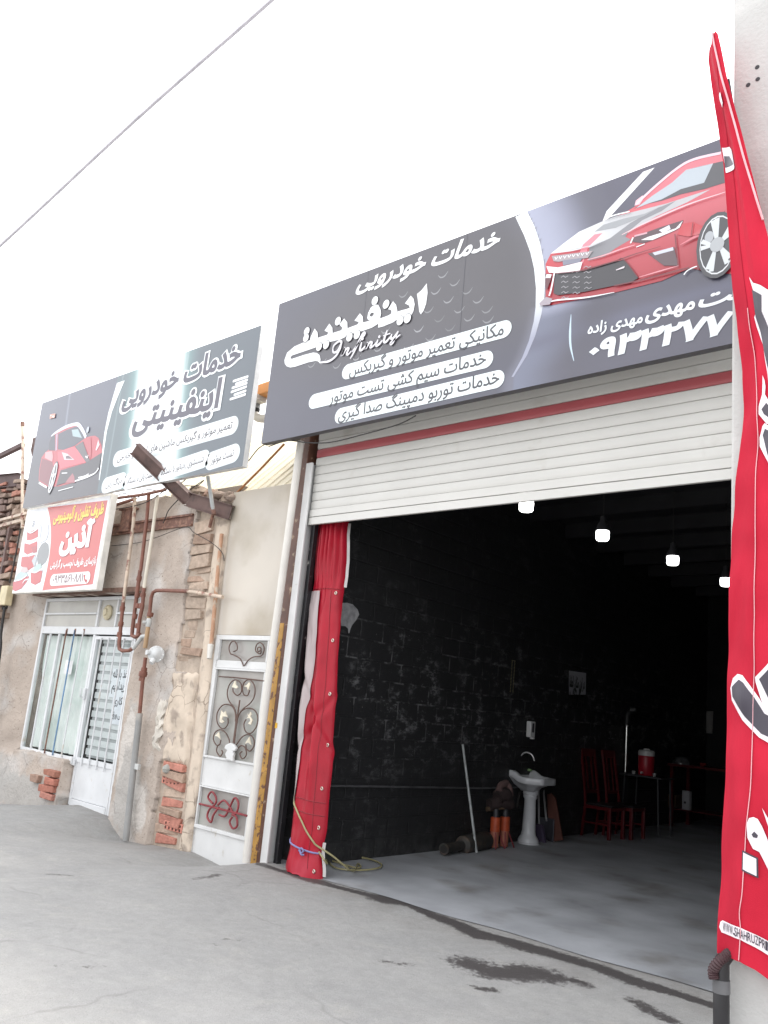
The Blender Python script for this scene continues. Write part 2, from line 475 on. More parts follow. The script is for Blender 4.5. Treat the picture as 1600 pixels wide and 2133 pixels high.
# ---------------------------------------------------------------- shared surfaces
m_white = M('white_enamel', (.62, .62, .615), .35, var=.06, vs=5, col2=(.5, .47, .42), thr=(.66, .74), c2scale=9)
m_whitepaint = M('white_paint_worn', (.64, .65, .66), .5, var=.07, vs=4, col2=(.55, .52, .47), thr=(.62, .72), c2scale=7, bump=.05)
m_cream = M('cream_plastic_pipe', (.62, .595, .55), .4, var=.05)
m_brown = M('brown_painted_steel', (.115, .050, .032), .45, var=.25, vs=7, col2=(.30, .22, .15), thr=(.62, .7), c2scale=14, bump=.1)
m_ochre = M('ochre_painted_edge', (.48, .26, .05), .5, var=.2, vs=9, col2=(.14, .06, .035), thr=(.55, .62), c2scale=22)
m_rust = M('rusty_steel', (.155, .075, .055), .7, var=.3, vs=14, col2=(.24, .13, .09), thr=(.48, .6), c2scale=20, bump=.25, bs=60)
m_beam = M('weathered_steel_beam', (.145, .092, .082), .7, var=.25, vs=5, col2=(.09, .06, .055), thr=(.5, .65), c2scale=8, bump=.15)
m_galv = M('grey_galvanised_pipe', (.30, .31, .31), .5, .2, var=.15, vs=9)
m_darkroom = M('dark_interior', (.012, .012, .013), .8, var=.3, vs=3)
m_roofdark = M('dark_corrugated_roof', (.02, .02, .023), .6, var=.3, vs=2)
m_black = M('black_gloss_paint', (.010, .010, .012), .45, var=.3, vs=6, col2=(.20, .19, .18), thr=(.66, .71), c2scale=7, bump=.3, bs=14, speck=(60, .70, (.25, .25, .25)))
m_cable = M('black_cable', (.02, .018, .017), .6)
m_wirewarm = M('brown_wire', (.10, .055, .03), .6)
m_steel = M('bright_steel', (.62, .62, .60), .22, 1., var=.1)
m_chrome = M('chrome', (.75, .75, .76), .25, .55, var=.02)
m_print = attr_mat('vinyl_print', .35, var=.05, vs=1.5, spec=.5, coat=.6)
m_letter = attr_mat('vinyl_lettering', .4, var=.02, vs=3, coat=.4)

def black_wall_material():
    m = bpy.data.materials.new('black_painted_blocks'); m.use_nodes = True
    n = m.node_tree.nodes; L = m.node_tree.links; p = n['Principled BSDF']
    tc = n.new('ShaderNodeTexCoord')
    sp = n.new('ShaderNodeSeparateXYZ'); L.new(tc.outputs['Object'], sp.inputs[0])
    cb = n.new('ShaderNodeCombineXYZ'); L.new(sp.outputs['Y'], cb.inputs['X']); L.new(sp.outputs['Z'], cb.inputs['Y'])
    def nz(s, d=8, r=.65, v=None):
        t = n.new('ShaderNodeTexNoise'); t.inputs['Scale'].default_value = s; t.inputs['Detail'].default_value = d; t.inputs['Roughness'].default_value = r
        L.new(v or tc.outputs['Object'], t.inputs['Vector']); return t.outputs[0]
    def mr(v, a, b, c=0., d=1.):
        x = n.new('ShaderNodeMapRange'); x.inputs[1].default_value = a; x.inputs[2].default_value = b; x.inputs[3].default_value = c; x.inputs[4].default_value = d
        L.new(v, x.inputs[0]); return x.outputs[0]
    def mul(a, b):
        x = n.new('ShaderNodeMath'); x.operation = 'MULTIPLY'; L.new(a, x.inputs[0]); L.new(b, x.inputs[1]); return x.outputs[0]
    def mix(f, a, b):
        x = n.new('ShaderNodeMix'); x.data_type = 'RGBA'; L.new(f, x.inputs[0])
        for s, i in ((a, 6), (b, 7)):
            if isinstance(s, tuple): x.inputs[i].default_value = (*s, 1)
            else: L.new(s, x.inputs[i])
        return x.outputs[2]
    br = n.new('ShaderNodeTexBrick'); L.new(cb.outputs[0], br.inputs['Vector'])
    br.inputs['Scale'].default_value = 1.; br.inputs['Mortar Size'].default_value = .012; br.inputs['Brick Width'].default_value = .38; br.inputs['Row Height'].default_value = .2
    br.inputs['Mortar Smooth'].default_value = .6
    # worn patches, most of them in a band between knee and head height
    band = mul(mr(sp.outputs['Z'], .75, 1.4), mr(sp.outputs['Z'], 2.9, 1.9))
    mp = n.new('ShaderNodeMapping'); mp.inputs['Scale'].default_value = (1, 1.6, 3.2); L.new(tc.outputs['Object'], mp.inputs[0])
    wear = mul(mr(nz(2.6, 8, .78, mp.outputs[0]), .53, .63), mr(nz(1.1, 3), .42, .56))
    wear = mul(wear, mr(band, 0, 1, .18, 1))
    edge = mul(mul(mr(br.outputs['Fac'], .2, .9), mr(nz(5, 6), .50, .62)), band)
    col = mix(wear, (.025, .025, .0265), (.20, .20, .205))
    col = mix(edge, col, (.16, .16, .163))
    col = mix(mr(nz(48, 2), .735, .76), col, (.3, .3, .29))
    low = mul(mr(sp.outputs['Z'], .3, .0), mr(nz(6, 8), .4, .65))
    col = mix(mr(low, 0, 1, 0, .55), col, (.10, .10, .098))
    L.new(col, p.inputs['Base Color']); p.inputs['Roughness'].default_value = .5; p.inputs['Specular IOR Level'].default_value = .22
    b = n.new('ShaderNodeBump'); b.inputs['Strength'].default_value = .5; b.inputs['Distance'].default_value = .02
    ad = n.new('ShaderNodeMath'); ad.operation = 'SUBTRACT'; L.new(nz(6, 6), ad.inputs[0]); L.new(br.outputs['Fac'], ad.inputs[1])
    L.new(ad.outputs[0], b.inputs['Height']); L.new(b.outputs[0], p.inputs['Normal'])
    return m
m_blackwall = black_wall_material()
m_floor = M('garage_concrete', (.33, .34, .36), .62, var=.22, vs=1.6, col2=(.23, .225, .22), thr=(.54, .68), c2scale=1.4, bump=.08, bs=60, spec=.35, speck=(120, .7, (.3, .3, .3)))

# ---------------------------------------------------------------- garage
WX = lambda y, off=0.: .31 - .095*y + off       # the side wall runs back at a slight angle
fl = MB()
fl.grid(lambda u, v: (lambda y: ((-.05 if y < .3 else WX(y) - .3) + ((6.2 - (-.05 if y < .3 else WX(y) - .3)) * u), y, .0045 + .004*noise.noise(Vector((u*9, y, 0)))*min(1, y)))(.03 + .02*math.sin(u*31)*(1-v) + 11.9*v*v), 90, 60)
tag(fl.build('garage_floor', m_floor, smooth=True), 'smooth grey concrete floor of the dark garage', 'floor', kind='structure')

garage = thing('garage_building', (2.3, .1, 0), 'black painted garage with a wide open front under a half raised shutter', 'building')
w = MB()
w.add([(WX(.3), .3, -.05), (WX(11.9), 11.9, -.05), (WX(11.9), 11.9, 4.9), (WX(.3), .3, 4.9), (WX(.3)-.42, .3, -.05), (WX(11.9)-.42, 11.9, -.05), (WX(11.9)-.42, 11.9, 4.9), (WX(.3)-.42, .3, 4.9)],
      [(0,1,2,3),(5,4,7,6),(3,2,6,7),(1,0,4,5),(0,3,7,4),(1,5,6,2)])
w.build('side_wall', m_blackwall, garage)
MB().box(-1.2, 6.4, 11.9, 12.1, -.05, 4.9).build('back_wall', m_darkroom, garage)
MB().box(6.0, 6.2, .45, 11.89, -.05, 4.9).build('far_wall', m_darkroom, garage)
rf = MB().box(-.9, 6.3, .3, 12.1, 4.45, 4.6)
for k in range(10): rf.box(-.6, 6.0, .9 + k*1.1, 1.0 + k*1.1, 4.25, 4.449)
rf.build('roof', m_roofdark, garage)
MB().box(-.1, 6.3, .16, .3, 3.55, 5.2).build('lintel', m_darkroom, garage)
MB().box(.0835, .135, .05, .11, -.05, 4.1).build('front_pier', m_black, garage, bevel=.006)
MB().box(4.72, 6.3, .05, .44, -.05, 4.75).build('wall', M('grey_render', (.40, .39, .37), .85, bump=.2), garage)
po = MB().box(-.162, -.0135, -.02, .16, -.05, 4.5).build('steel_post', m_brown, garage, bevel=.006)
MB().box(-.165, -.075, -.0235, .15, -.05, 2.26).build('post_edge', m_ochre, garage, bevel=.006)
gr = MB().box(-.013, .082, -.03, -.008, -.02, 3.92).box(-.013, .03, -.0078, .13, -.02, 3.92).build('guide_rail', m_white, garage, bevel=.004)
MB().box(-.018, .012, -.0345, -.0308, 1.235, 1.285).build('yellow_sticker', M('yellow_tape', (.75, .42, .03), .5), garage)
MB().box(4.55, 4.66, -.03, .13, -.02, 3.92).build('guide_rail', m_white, garage, bevel=.004)
# roller shutter: convex slats, a red band near the top and a deep bottom bar
m_slat = M('shutter_enamel', (.60, .59, .56), .38, var=.05, vs=1.3, col2=(.52, .50, .46), thr=(.62, .74), c2scale=3, spec=.4)
m_redslat = M('red_slat_enamel', (.40, .085, .095), .4, var=.08, vs=2)
sh = MB(); rd = MB(); bar = MB()
def slat(mb, z0, z1, y=.045):
    k = 6; pr = []
    for i in range(k+1):
        t = i/k; pr.append((y - .006*(1 - (2*t-1)**4), z0 + .005 + (z1 - z0 - .005)*t))
    pr = [(y+.012, z0), (y+.012, z0+.0048)] + pr + [(y+.012, z1)]
    vs = [(x, a, b) for x in (.06, 4.6) for a, b in pr]; q = len(pr)
    mb.add(vs, [(i, i+1, q+i+1, q+i) for i in range(q-1)])
zs = 3.43
while zs < 4.6:
    mb = rd if 3.985 < zs + .046 < 4.085 else sh
    slat(mb, zs, zs + .0925); zs += .0925
shut = sh.build('roller_shutter', m_slat, garage, smooth=True)
WM[shut.name] = Matrix.Identity(4)
rd.build('red_stripe', m_redslat, shut, smooth=True)
bar.box(.062, 4.598, .02, .052, 3.268, 3.345).box(.062, 4.598, .024, .052, 3.352, 3.427).build('bottom_bar', m_slat, shut, bevel=.004)
# worn white splash on the side wall
sp = MB()
def on_wall(P, off=.004):
    return [(WX(a, off), a, b) for a, b in P]
def wall_blob(mb, P, off=.004):
    mb.add(on_wall(P, off), [tuple(range(len(P)))])
SPL = [(0.387,2.518),(0.495,2.538),(0.588,2.533),(0.672,2.492),(0.704,2.447),(0.664,2.382),(0.606,2.32),(0.588,2.284),(0.577,2.235),(0.559,2.236),(0.549,2.279),(0.503,2.298),(0.435,2.293)]
wall_blob(sp, SPL)
sp.build('paint_splash', M('bare_white_patch', (.30, .30, .31), .7, var=.3, vs=18), garage)

# yellow pitched sheet roof of the passage behind, in the sun
ys = thing('corrugated_roof', (-.8, .3, 3.7), 'sunlit pale yellow ribbed sheet roof showing between the two dark billboards', 'roof')
def ysheet(u, v):
    x = -3.2 + 3.1*u; s = v*1.9
    return (x, .13 + s*.7, 3.77 + s*.72 + .018*(1 if (u*20) % 1 < .2 else 0))
MB().grid(ysheet, 200, 2).build('sheet', M('pale_yellow_sheet', (.72, .65, .48), .5, var=.06), ys)
MB().tube([(-0.637,0.15,4.271),(-0.946,0.12,4.023),(-1.345,0.1,3.75)], .013).build('edge_pipe', M('orange_brown_pipe', (.36, .15, .05), .6), ys)

# ---------------------------------------------------------------- main billboard
YS = -.40
GLARE_LIFT = (.032, .030, .036)      # even lift of the print colours, standing in for glare on the signs
NAVY = (.030, .029, .043); INK = (.06, .058, .065); WHT = (.80, .81, .82)
SX0, SX1, SZ0, SZ1 = -.33, 4.98, 4.07, 5.65
sign = thing('billboard', (2.3, -.36, 4.07), 'long dark billboard with a red sports car above the open garage shutter', 'billboard')
MB().box(SX0, SX1, YS + .002, YS + .075, SZ0, SZ1).build('panel', M('dark_sign_edge', (.05, .048, .055), .5), sign, bevel=.004)
ARC_O = [(2.842,5.65),(2.924,5.489),(2.99,5.315),(3.038,5.128),(3.061,4.973),(3.063,4.806),(3.045,4.665),(2.998,4.492),(2.931,4.343),(2.814,4.184)]
ARC_I = [(2.728,5.636),(2.829,5.433),(2.902,5.256),(2.95,5.091),(2.979,4.912),(2.986,4.743),(2.976,4.621),(2.941,4.464),(2.886,4.332),(2.795,4.187)]
def arc_x(z, P):
    P = sorted((b, a) for a, b in P); return float(np.interp(z, [p[0] for p in P], [p[1] for p in P]))
STR2 = [(3.944,5.615),(3.607,5.332)]
def bg(x, z):
    xo = arc_x(z, ARC_O); t = (z - SZ0) / (SZ1 - SZ0)
    if x < xo:   # printed dark disc left of the crescent
        d = math.hypot((x-1.9)/2.2, (z-5.0)/.9)
        c = lerp((.040, .037, .041), (.030, .031, .050), sstep(.5, 1.1, d))
        rim = sstep(.32, .0, xo - x); c = lerp(c, (.09, .085, .10), rim*.6)
        low = sstep(.55, .1, t); c = lerp(c, (.034, .036, .058), low)
        if xo - x < .16 and z < 4.75: c = lerp(c, (.16, .165, .22), sstep(.16, .02, xo-x)*.5)
        return c
    d = x - xo
    c = lerp((.33, .35, .46), (.045, .044, .075), sstep(.0, .75, d))
    if z < 4.75:
        c = lerp(c, lerp((.11, .125, .185), (.042, .041, .066), sstep(.0, .55, d)), sstep(4.75, 4.6, z))
        c = lerp(c, (.07, .075, .125), math.exp(-((z - 4.44 - (x-3.3)*.05)/.06)**2) * .8)
    c = lerp(c, (.035, .034, .052), math.exp(-((d-.52)/.16)**2) * .6)
    for xs in (3.6,): c = lerp(c, (.028, .028, .04), math.exp(-((x-xs)/.006)**2)*.6)
    return c
bgs = MB()
field_sheet('background_print', SX0, SX1, SZ0, SZ1, YS, 210, 64, lambda x, z: tuple(q*.93 + f for q, f in zip(bg(x, z), GLARE_LIFT)), m_print, sign)
a = Art(YS, .0003)
a.poly(ARC_I + ARC_O[::-1], lambda x, z: lerp((.30, .31, .40), (.82, .86, .88), sstep(4.45, 4.95, z)))
a.poly([(3.883,5.615),(3.975,5.615),(3.607,5.319),(3.555,5.309),(3.588,5.388)], (.8, .81, .83))
a.stroke([(3.318,4.596),(3.317,4.456),(3.327,4.335),(3.363,4.202)], [.004, .02, .018, .004], (.50, .62, .72))
# faint small crescents printed round the name
for px, pz in [(1.506,5.258),(1.903,5.181),(2.059,5.054),(2.192,4.926),(1.836,5.018),(1.973,4.896),(1.737,4.856),(2.106,4.778),(1.887,4.737),(2.309,4.82),(2.392,4.965),(2.496,4.847),(2.116,5.203),(2.265,5.084),(1.318,4.943),(1.636,4.708),(1.246,4.778),(0.966,4.749),(0.698,4.722),(0.478,4.816),(1.971,5.323),(2.513,4.752),(0.32,4.811),(2.195,4.681)]:
    k = .34 + .22*noise.noise(Vector((px*3, pz*3, 0)))
    a.stroke([(px-.055, pz+.012), (px-.02, pz-.02), (px+.025, pz-.018), (px+.062, pz+.022)], [.002, .013, .015, .002], tuple(q*k for q in (.62, .62, .66)), layer=1)
for xs in (1.01, 2.22):
    a.poly([(xs-.005, SZ0+.5), (xs+.005, SZ0+.5), (xs+.004, SZ1), (xs-.004, SZ1)], (.055, .053, .066))
a.build('print_detail', m_print, sign)

# red sports car printed on the right of the billboard
CR = (.50, .035, .05); CRD = (.26, .018, .03); CRL = (.72, .22, .27); BLK = (.032, .030, .036); GRY = (.36, .38, .40); LGT = (.80, .82, .84)
c = Art(YS - .004, .0003)
def K(P): return P
c.poly([(3.06,5.099),(3.104,5.176),(3.22,5.231),(3.356,5.288),(3.579,5.312),(3.731,5.315),(3.835,5.343),(3.885,5.4),(3.996,5.456),(4.154,5.534),(4.28,5.558),(4.467,5.536),(4.621,5.512),(4.862,5.422),(4.857,4.584),(4.572,4.566),(4.34,4.664),(4.265,4.705),(4.056,4.666),(3.691,4.676),(3.131,4.72),(3.034,4.745),(3.078,4.812)], lambda x, z: lerp((.34, .016, .028), lerp(CR, (.66, .16, .20), sstep(5.15, 5.5, z)), sstep(4.72, 4.98, z + .04*math.sin(x*5))))
c.poly([(3.104,5.176),(3.22,5.231),(3.356,5.288),(3.579,5.312),(3.666,5.315),(3.794,5.303),(4.081,5.276),(4.406,5.271),(4.237,5.23),(4.003,5.199),(3.737,5.129),(3.587,5.124),(3.455,5.122),(3.294,5.139)], lambda x, z: lerp(LGT, (.45, .45, .47), sstep(3.1, 3.9, x)))
c.poly([(3.455,5.122),(3.63,5.142),(3.797,5.216),(4.001,5.263),(4.15,5.273),(4.042,5.227),(3.891,5.205),(3.779,5.147),(3.759,5.111),(3.802,5.076),(3.677,5.041),(3.592,5.003),(3.449,5.009)], lambda x, z: lerp((.06, .055, .06), (.22, .22, .24), sstep(3.0, 3.7, x)))
c.poly([(3.396,5.163),(3.495,5.219),(3.562,5.208),(3.443,5.126),(3.395,4.965),(3.385,4.924),(3.304,4.948)], CRL)
c.poly([(3.57,5.277),(3.732,5.271),(3.91,5.252),(4.041,5.269),(3.901,5.234),(3.67,5.216),(3.494,5.242)], (.30, .31, .33))
c.poly([(3.815,5.329),(3.867,5.321),(3.979,5.356),(4.108,5.404),(4.223,5.496),(4.319,5.485),(4.422,5.47),(4.504,5.458),(4.621,5.431),(4.622,5.29),(4.506,5.284),(4.359,5.289),(4.188,5.311),(4.04,5.312),(3.898,5.331)], (.07, .07, .08))
c.poly([(3.836,5.321),(3.968,5.381),(4.117,5.432),(4.223,5.496),(4.422,5.47),(4.358,5.34),(4.187,5.353),(4.04,5.323),(3.939,5.327)], lambda x, z: lerp(LGT, (.42, .47, .52), sstep(3.3, 3.7, x)))
c.poly([(3.825,5.347),(3.834,5.387),(3.885,5.411),(3.906,5.398),(3.886,5.368),(3.866,5.343)], (.75, .45, .5))
c.stroke([(3.835,5.354),(3.986,5.449),(4.154,5.534),(4.28,5.558),(4.477,5.53)], .022, (.75, .55, .62))
c.poly([(3.824,5.047),(3.802,5.076),(3.884,5.091),(4.026,5.097),(4.211,5.096),(4.193,5.051),(4.154,5.033),(3.998,5.012),(3.907,5.01)], (.09, .05, .06))
c.poly([(4.026,5.076),(4.105,5.091),(4.115,5.056),(4.057,5.045)], (.75, .75, .85))
c.poly([(3.886,5.043),(3.947,5.05),(4.154,5.048),(4.206,5.092),(4.183,5.044),(4.145,5.034),(3.978,5.013)], (.8, .78, .8))
c.stroke([(3.803,5.043),(3.823,5.085)], .012, LGT)
c.stroke([(3.833,5.092),(3.935,5.085)], .014, (.6, .35, .4))
c.stroke([(3.851,4.996),(3.918,5.001)], .008, LGT)
c.poly([(4.165,4.994),(4.202,5.068),(4.287,5.054),(4.354,4.997),(4.336,4.942),(4.252,4.95)], lambda x, z: lerp(CR, (.80, .55, .58), sstep(4.96, 4.90, z)))
c.poly([(3.945,4.914),(4.148,4.902),(4.179,4.746),(4.073,4.778),(4.012,4.842)], (.10, .06, .07))
c.poly([(3.981,4.909),(4.138,4.905),(4.143,4.878),(4.001,4.882)], (.55, .57, .65))
c.poly([(3.117,5.15),(3.49,5.078),(3.448,5.031),(3.181,5.079),(3.138,5.098)], (.35, .30, .32))
for x in range(180, 440, 36):
    q = ((x-180)/260, ); u0 = 3.16 + .29*q[0]; v0 = 5.118 - .05*q[0]; c.stroke([(u0-.012, v0+.012), (u0, v0-.012), (u0+.014, v0+.008)], .008, LGT, sm=False)
c.poly([(3.222,5.078),(3.402,5.045),(3.381,5.013),(3.231,5.031)], (.20, .20, .26))
c.poly([(3.074,5.072),(3.184,5.028),(3.404,5.012),(3.385,4.94),(3.187,4.977),(3.102,5.007)], (.82, .74, .76))
c.poly([(3.157,4.98),(3.419,4.93),(3.681,4.927),(3.761,4.919),(3.88,4.737),(3.814,4.715),(3.689,4.729),(3.428,4.749),(3.198,4.785),(3.155,4.813)], BLK)
for i in range(5):
    for j in range(3):
        x, z = (3.248,4.931)
        x += j*.10 + i*.004; z -= i*.046 - j*.012
        c.stroke([(x-.03, z), (x-.010, z+.008), (x+.010, z-.010), (x+.034, z-.005)], .007, (.30, .29, .31), sm=False)
c.poly([(3.695,4.854),(3.768,4.864),(3.763,4.847),(3.7,4.847)], (.7, .62, .66))
c.poly([(3.072,5.004),(3.133,4.981),(3.13,4.943),(3.093,4.852),(3.079,4.89)], (.12, .03, .04))
c.stroke([(3.157,4.985),(3.135,4.852),(3.12,4.8)], .014, LGT)
c.stroke([(3.08,4.98),(3.128,4.966)], .03, LGT)
c.stroke([(3.106,4.743),(3.2,4.74),(3.452,4.694),(3.691,4.671)], [.006, .013, .013, .004], LGT)
c.poly([(3.033,4.757),(3.091,4.797),(3.152,4.764),(3.131,4.72),(3.041,4.735)], (.35, .30, .34))
c.stroke([(4.228,4.657),(4.256,4.683),(4.321,4.694),(4.326,4.668)], .009, LGT)
for st, ww, cc in [([(4.155,4.997),(4.167,4.896),(4.184,4.739)],0.008,(0.16,0.012,0.02)),([(4.288,5.044),(4.275,4.942)],0.006,(0.2,0.02,0.03)),([(3.737,5.129),(3.943,5.166),(4.238,5.199),(4.515,5.2)],[0.004,0.014,0.004],(0.8,0.5,0.54)),([(3.396,4.937),(3.681,4.927),(3.848,4.934),(4.049,4.933)],[0.004,0.01,0.003],(0.16,0.012,0.02)),([(3.885,4.736),(4.054,4.738),(4.189,4.738)],[0.003,0.01,0.003],(0.7,0.28,0.32)),([(3.689,4.724),(3.886,4.71),(4.055,4.707),(4.265,4.7)],0.01,(0.14,0.012,0.02)),([(3.449,5.009),(3.592,5.003),(3.742,5.01),(3.846,5.009)],[0.004,0.012,0.004],(0.72,0.32,0.36)),([(4.196,4.897),(4.299,4.924),(4.336,4.922)],[0.004,0.02,0.004],(0.62,0.16,0.2)),([(3.579,5.312),(3.666,5.315),(3.794,5.303)],0.01,(0.85,0.86,0.87)),([(3.187,4.971),(3.419,4.93),(3.681,4.924),(3.757,4.918),(3.877,4.74)],0.007,(0.12,0.01,0.016)),([(3.129,5.163),(3.294,5.142),(3.455,5.122),(3.587,5.124)],[0.003,0.01,0.003],(0.5,0.5,0.52)),([(4.33,4.666),(4.338,4.782),(4.364,4.913),(4.427,5.012),(4.516,5.045)],0.016,(0.16,0.012,0.02))]:
    c.stroke(st, ww, cc)
# wheel
WC = (4.465,4.811); WE = [(4.337,4.842),(4.472,5.036),(4.476,4.594)]
wrx = WC[0]-WE[0][0]; wrz = (WE[1][1]-WE[2][1])/2
c.disc(WC, wrx*1.16, wrz*1.13, (.05, .048, .055))
c.disc(WC, wrx*.98, wrz, (.66, .68, .70))
c.disc(WC, wrx*.93, wrz*.95, (.045, .045, .052))
c.disc((WC[0]-.45*wrx, WC[1]+.35*wrz), .25*wrx, .2*wrz, (.40, .42, .45))
for k in range(5):
    t = math.pi/2 + .15 + 2*math.pi*k/5
    for dt in (-.13, .13):
        c.stroke([(WC[0]+.03*math.cos(t), WC[1]+.03*math.sin(t)), (WC[0]+wrx*.9*math.cos(t+dt), WC[1]+wrz*.92*math.sin(t+dt))], [.02, .034], (.62, .66, .68), sm=False)
c.disc(WC, .05, .055, (.40, .42, .44))
c.build('car_picture', m_print, sign)

# the name in fat joined letters
n = Art(YS - .003, .0003)
def Q(P): return P
n.poly([(1.793,5.29),(1.812,5.189),(1.806,5.088),(1.782,5.022),(1.754,4.995),(1.732,5.025),(1.71,5.114),(1.683,5.214),(1.734,5.237)], WHT)
n.poly([(1.665,5.115),(1.66,5.054),(1.633,5.009),(1.556,5.013),(1.464,5.02),(1.42,5.002),(1.295,4.991),(1.225,4.993),(1.222,5.038),(1.202,5.03),(1.143,5.015),(1.018,5.01),(0.802,5.018),(0.775,5.002),(0.718,4.994),(0.476,5.005),(0.354,4.989),(0.003,4.981),(-0.022,4.967),(-0.011,4.948),(0.01,4.942),(0.204,4.946),(0.331,4.941),(0.389,4.923),(0.432,4.89),(0.454,4.841),(0.456,4.798),(0.42,4.826),(0.379,4.84),(0.268,4.847),(0.077,4.841),(-0.006,4.849),(-0.069,4.877),(-0.105,4.916),(-0.116,4.954),(-0.088,5.03),(0.02,5.077),(0.179,5.092),(0.369,5.091),(0.584,5.091),(0.792,5.091),(1.006,5.101),(1.076,5.096),(1.256,5.085),(1.363,5.09),(1.455,5.099),(1.572,5.095),(1.61,5.095),(1.645,5.131)], WHT)
for tri in [[(1.607,5.219),(1.646,5.178),(1.667,5.115),(1.66,5.054),(1.604,5.037),(1.562,5.095),(1.61,5.096),(1.597,5.123),(1.543,5.158)],[(1.387,5.222),(1.433,5.171),(1.456,5.107),(1.439,5.069),(1.366,5.072),(1.354,5.091),(1.382,5.099),(1.378,5.132),(1.333,5.155)],[(0.955,5.21),(1.0,5.164),(1.014,5.101),(0.995,5.073),(0.93,5.083),(0.953,5.119),(0.889,5.148)],[(0.738,5.21),(0.789,5.156),(0.802,5.092),(0.78,5.07),(0.706,5.077),(0.73,5.113),(0.675,5.162)],[(0.528,5.208),(0.578,5.152),(0.593,5.092),(0.565,5.065),(0.51,5.078),(0.528,5.111),(0.466,5.145)],[(0.311,5.207),(0.362,5.153),(0.381,5.086),(0.358,5.063),(0.261,5.079),(0.262,5.123)]]:
    n.poly(tri, WHT)
n.poly([(1.065,5.132),(1.071,5.184),(1.1,5.232),(1.146,5.252),(1.197,5.234),(1.233,5.181),(1.248,5.128),(1.237,5.077),(1.134,5.082),(1.082,5.106)], WHT, holes=[[(1.094,5.151),(1.108,5.17),(1.136,5.17),(1.152,5.155),(1.14,5.136),(1.116,5.132)]])
for cx, cz in [(1.145,5.291),(1.301,5.213),(0.653,5.202),(0.193,5.203),(0.194,5.13),(1.506,4.994),(1.597,4.992),(0.848,4.985),(0.951,4.985),(0.418,4.981),(0.522,4.979)]:
    n.disc((cx, cz), .047, .05, (.05, .05, .055)); n.disc((cx, cz), .042, .045, WHT)
for st, wd_ in [([(0.629,4.911),(0.644,4.871),(0.695,4.868),(0.736,4.92),(0.745,4.956),(0.709,4.973),(0.643,4.946),(0.629,4.911)],1),([(0.745,4.956),(0.734,4.887),(0.678,4.817),(0.585,4.787),(0.461,4.804)],1),([(0.761,4.804),(0.807,4.885),(0.777,4.812),(0.825,4.864),(0.861,4.859),(0.839,4.817),(0.86,4.799),(0.899,4.828)],1),([(0.911,4.815),(1.029,4.929),(1.063,4.967),(1.044,4.982),(1.015,4.948),(0.94,4.808),(0.896,4.748)],1),([(1.032,4.89),(1.019,4.818),(1.046,4.806),(1.086,4.837)],1),([(1.086,4.801),(1.114,4.868),(1.096,4.809),(1.143,4.859),(1.173,4.847),(1.156,4.811),(1.184,4.807),(1.231,4.839)],1),([(1.248,4.864),(1.232,4.81),(1.265,4.809),(1.308,4.843)],1),([(1.359,4.933),(1.329,4.835),(1.358,4.815),(1.403,4.852)],1),([(1.315,4.886),(1.404,4.89)],1),([(1.425,4.878),(1.414,4.842),(1.448,4.831),(1.502,4.888)],1),([(1.502,4.888),(1.452,4.793),(1.424,4.777),(1.432,4.798),(1.533,4.847)],1)]:
    n.stroke(st, [.012, .026, .024, .026, .012], (.72, .70, .74))
for cx, cz in [(1.042,4.918),(1.265,4.889)]: n.disc((cx, cz), .014, .014, (.72, .70, .74))
n.build('name_lettering', m_letter, sign)

t1 = Art(YS - .003, .0003)
t1.text('خدمات خودرویی', *[(0.875,5.48),(2.558,5.426)], .165, WHT, .034, .42)
t1.build('heading_lettering', m_letter, sign)
for ends, txt, (la, lb) in zip([[(0.871,4.625),(2.688,4.624)],[(0.432,4.401),(2.523,4.394)],[(0.838,4.184),(2.65,4.195)]],
        ('مکانیکی تعمیر موتور و گیربکس', 'خدمات سیم کشی تست موتور', 'خدمات توربو دمپینگ صدا گیری'),
        [[(0.898,4.576),(2.687,4.577)],[(0.655,4.342),(2.526,4.359)],[(0.811,4.145),(2.676,4.161)]]):
    p = Art(YS - .003, .0003); p.pill(ends[0], ends[1], .155, (.76, .83, .84))
    p.text(txt, la, lb, .115, (.05, .05, .06), .018); p.build('label_strip', m_letter, sign)
t2 = Art(YS - .003, .0003)
RW = (4.331,4.383)
t2.text('مدیریت', RW, (RW[0]+.70, RW[1]+.01), .115, (.74, .77, .80), .03, .15)
t2.text('مهدی', *[(3.942,4.395),(4.297,4.388)], .11, (.74, .77, .80), .032, .12)
t2.text('مهدی زاده', *[(3.473,4.395),(3.913,4.38)], .085, (.74, .77, .80), .028, .12)
t2.text('۰۹۳۳۲۷۷', *[(3.495,4.185),(4.521,4.156)], .145, (.72, .76, .79), .05, .28)
t2.build('phone_lettering', m_letter, sign)

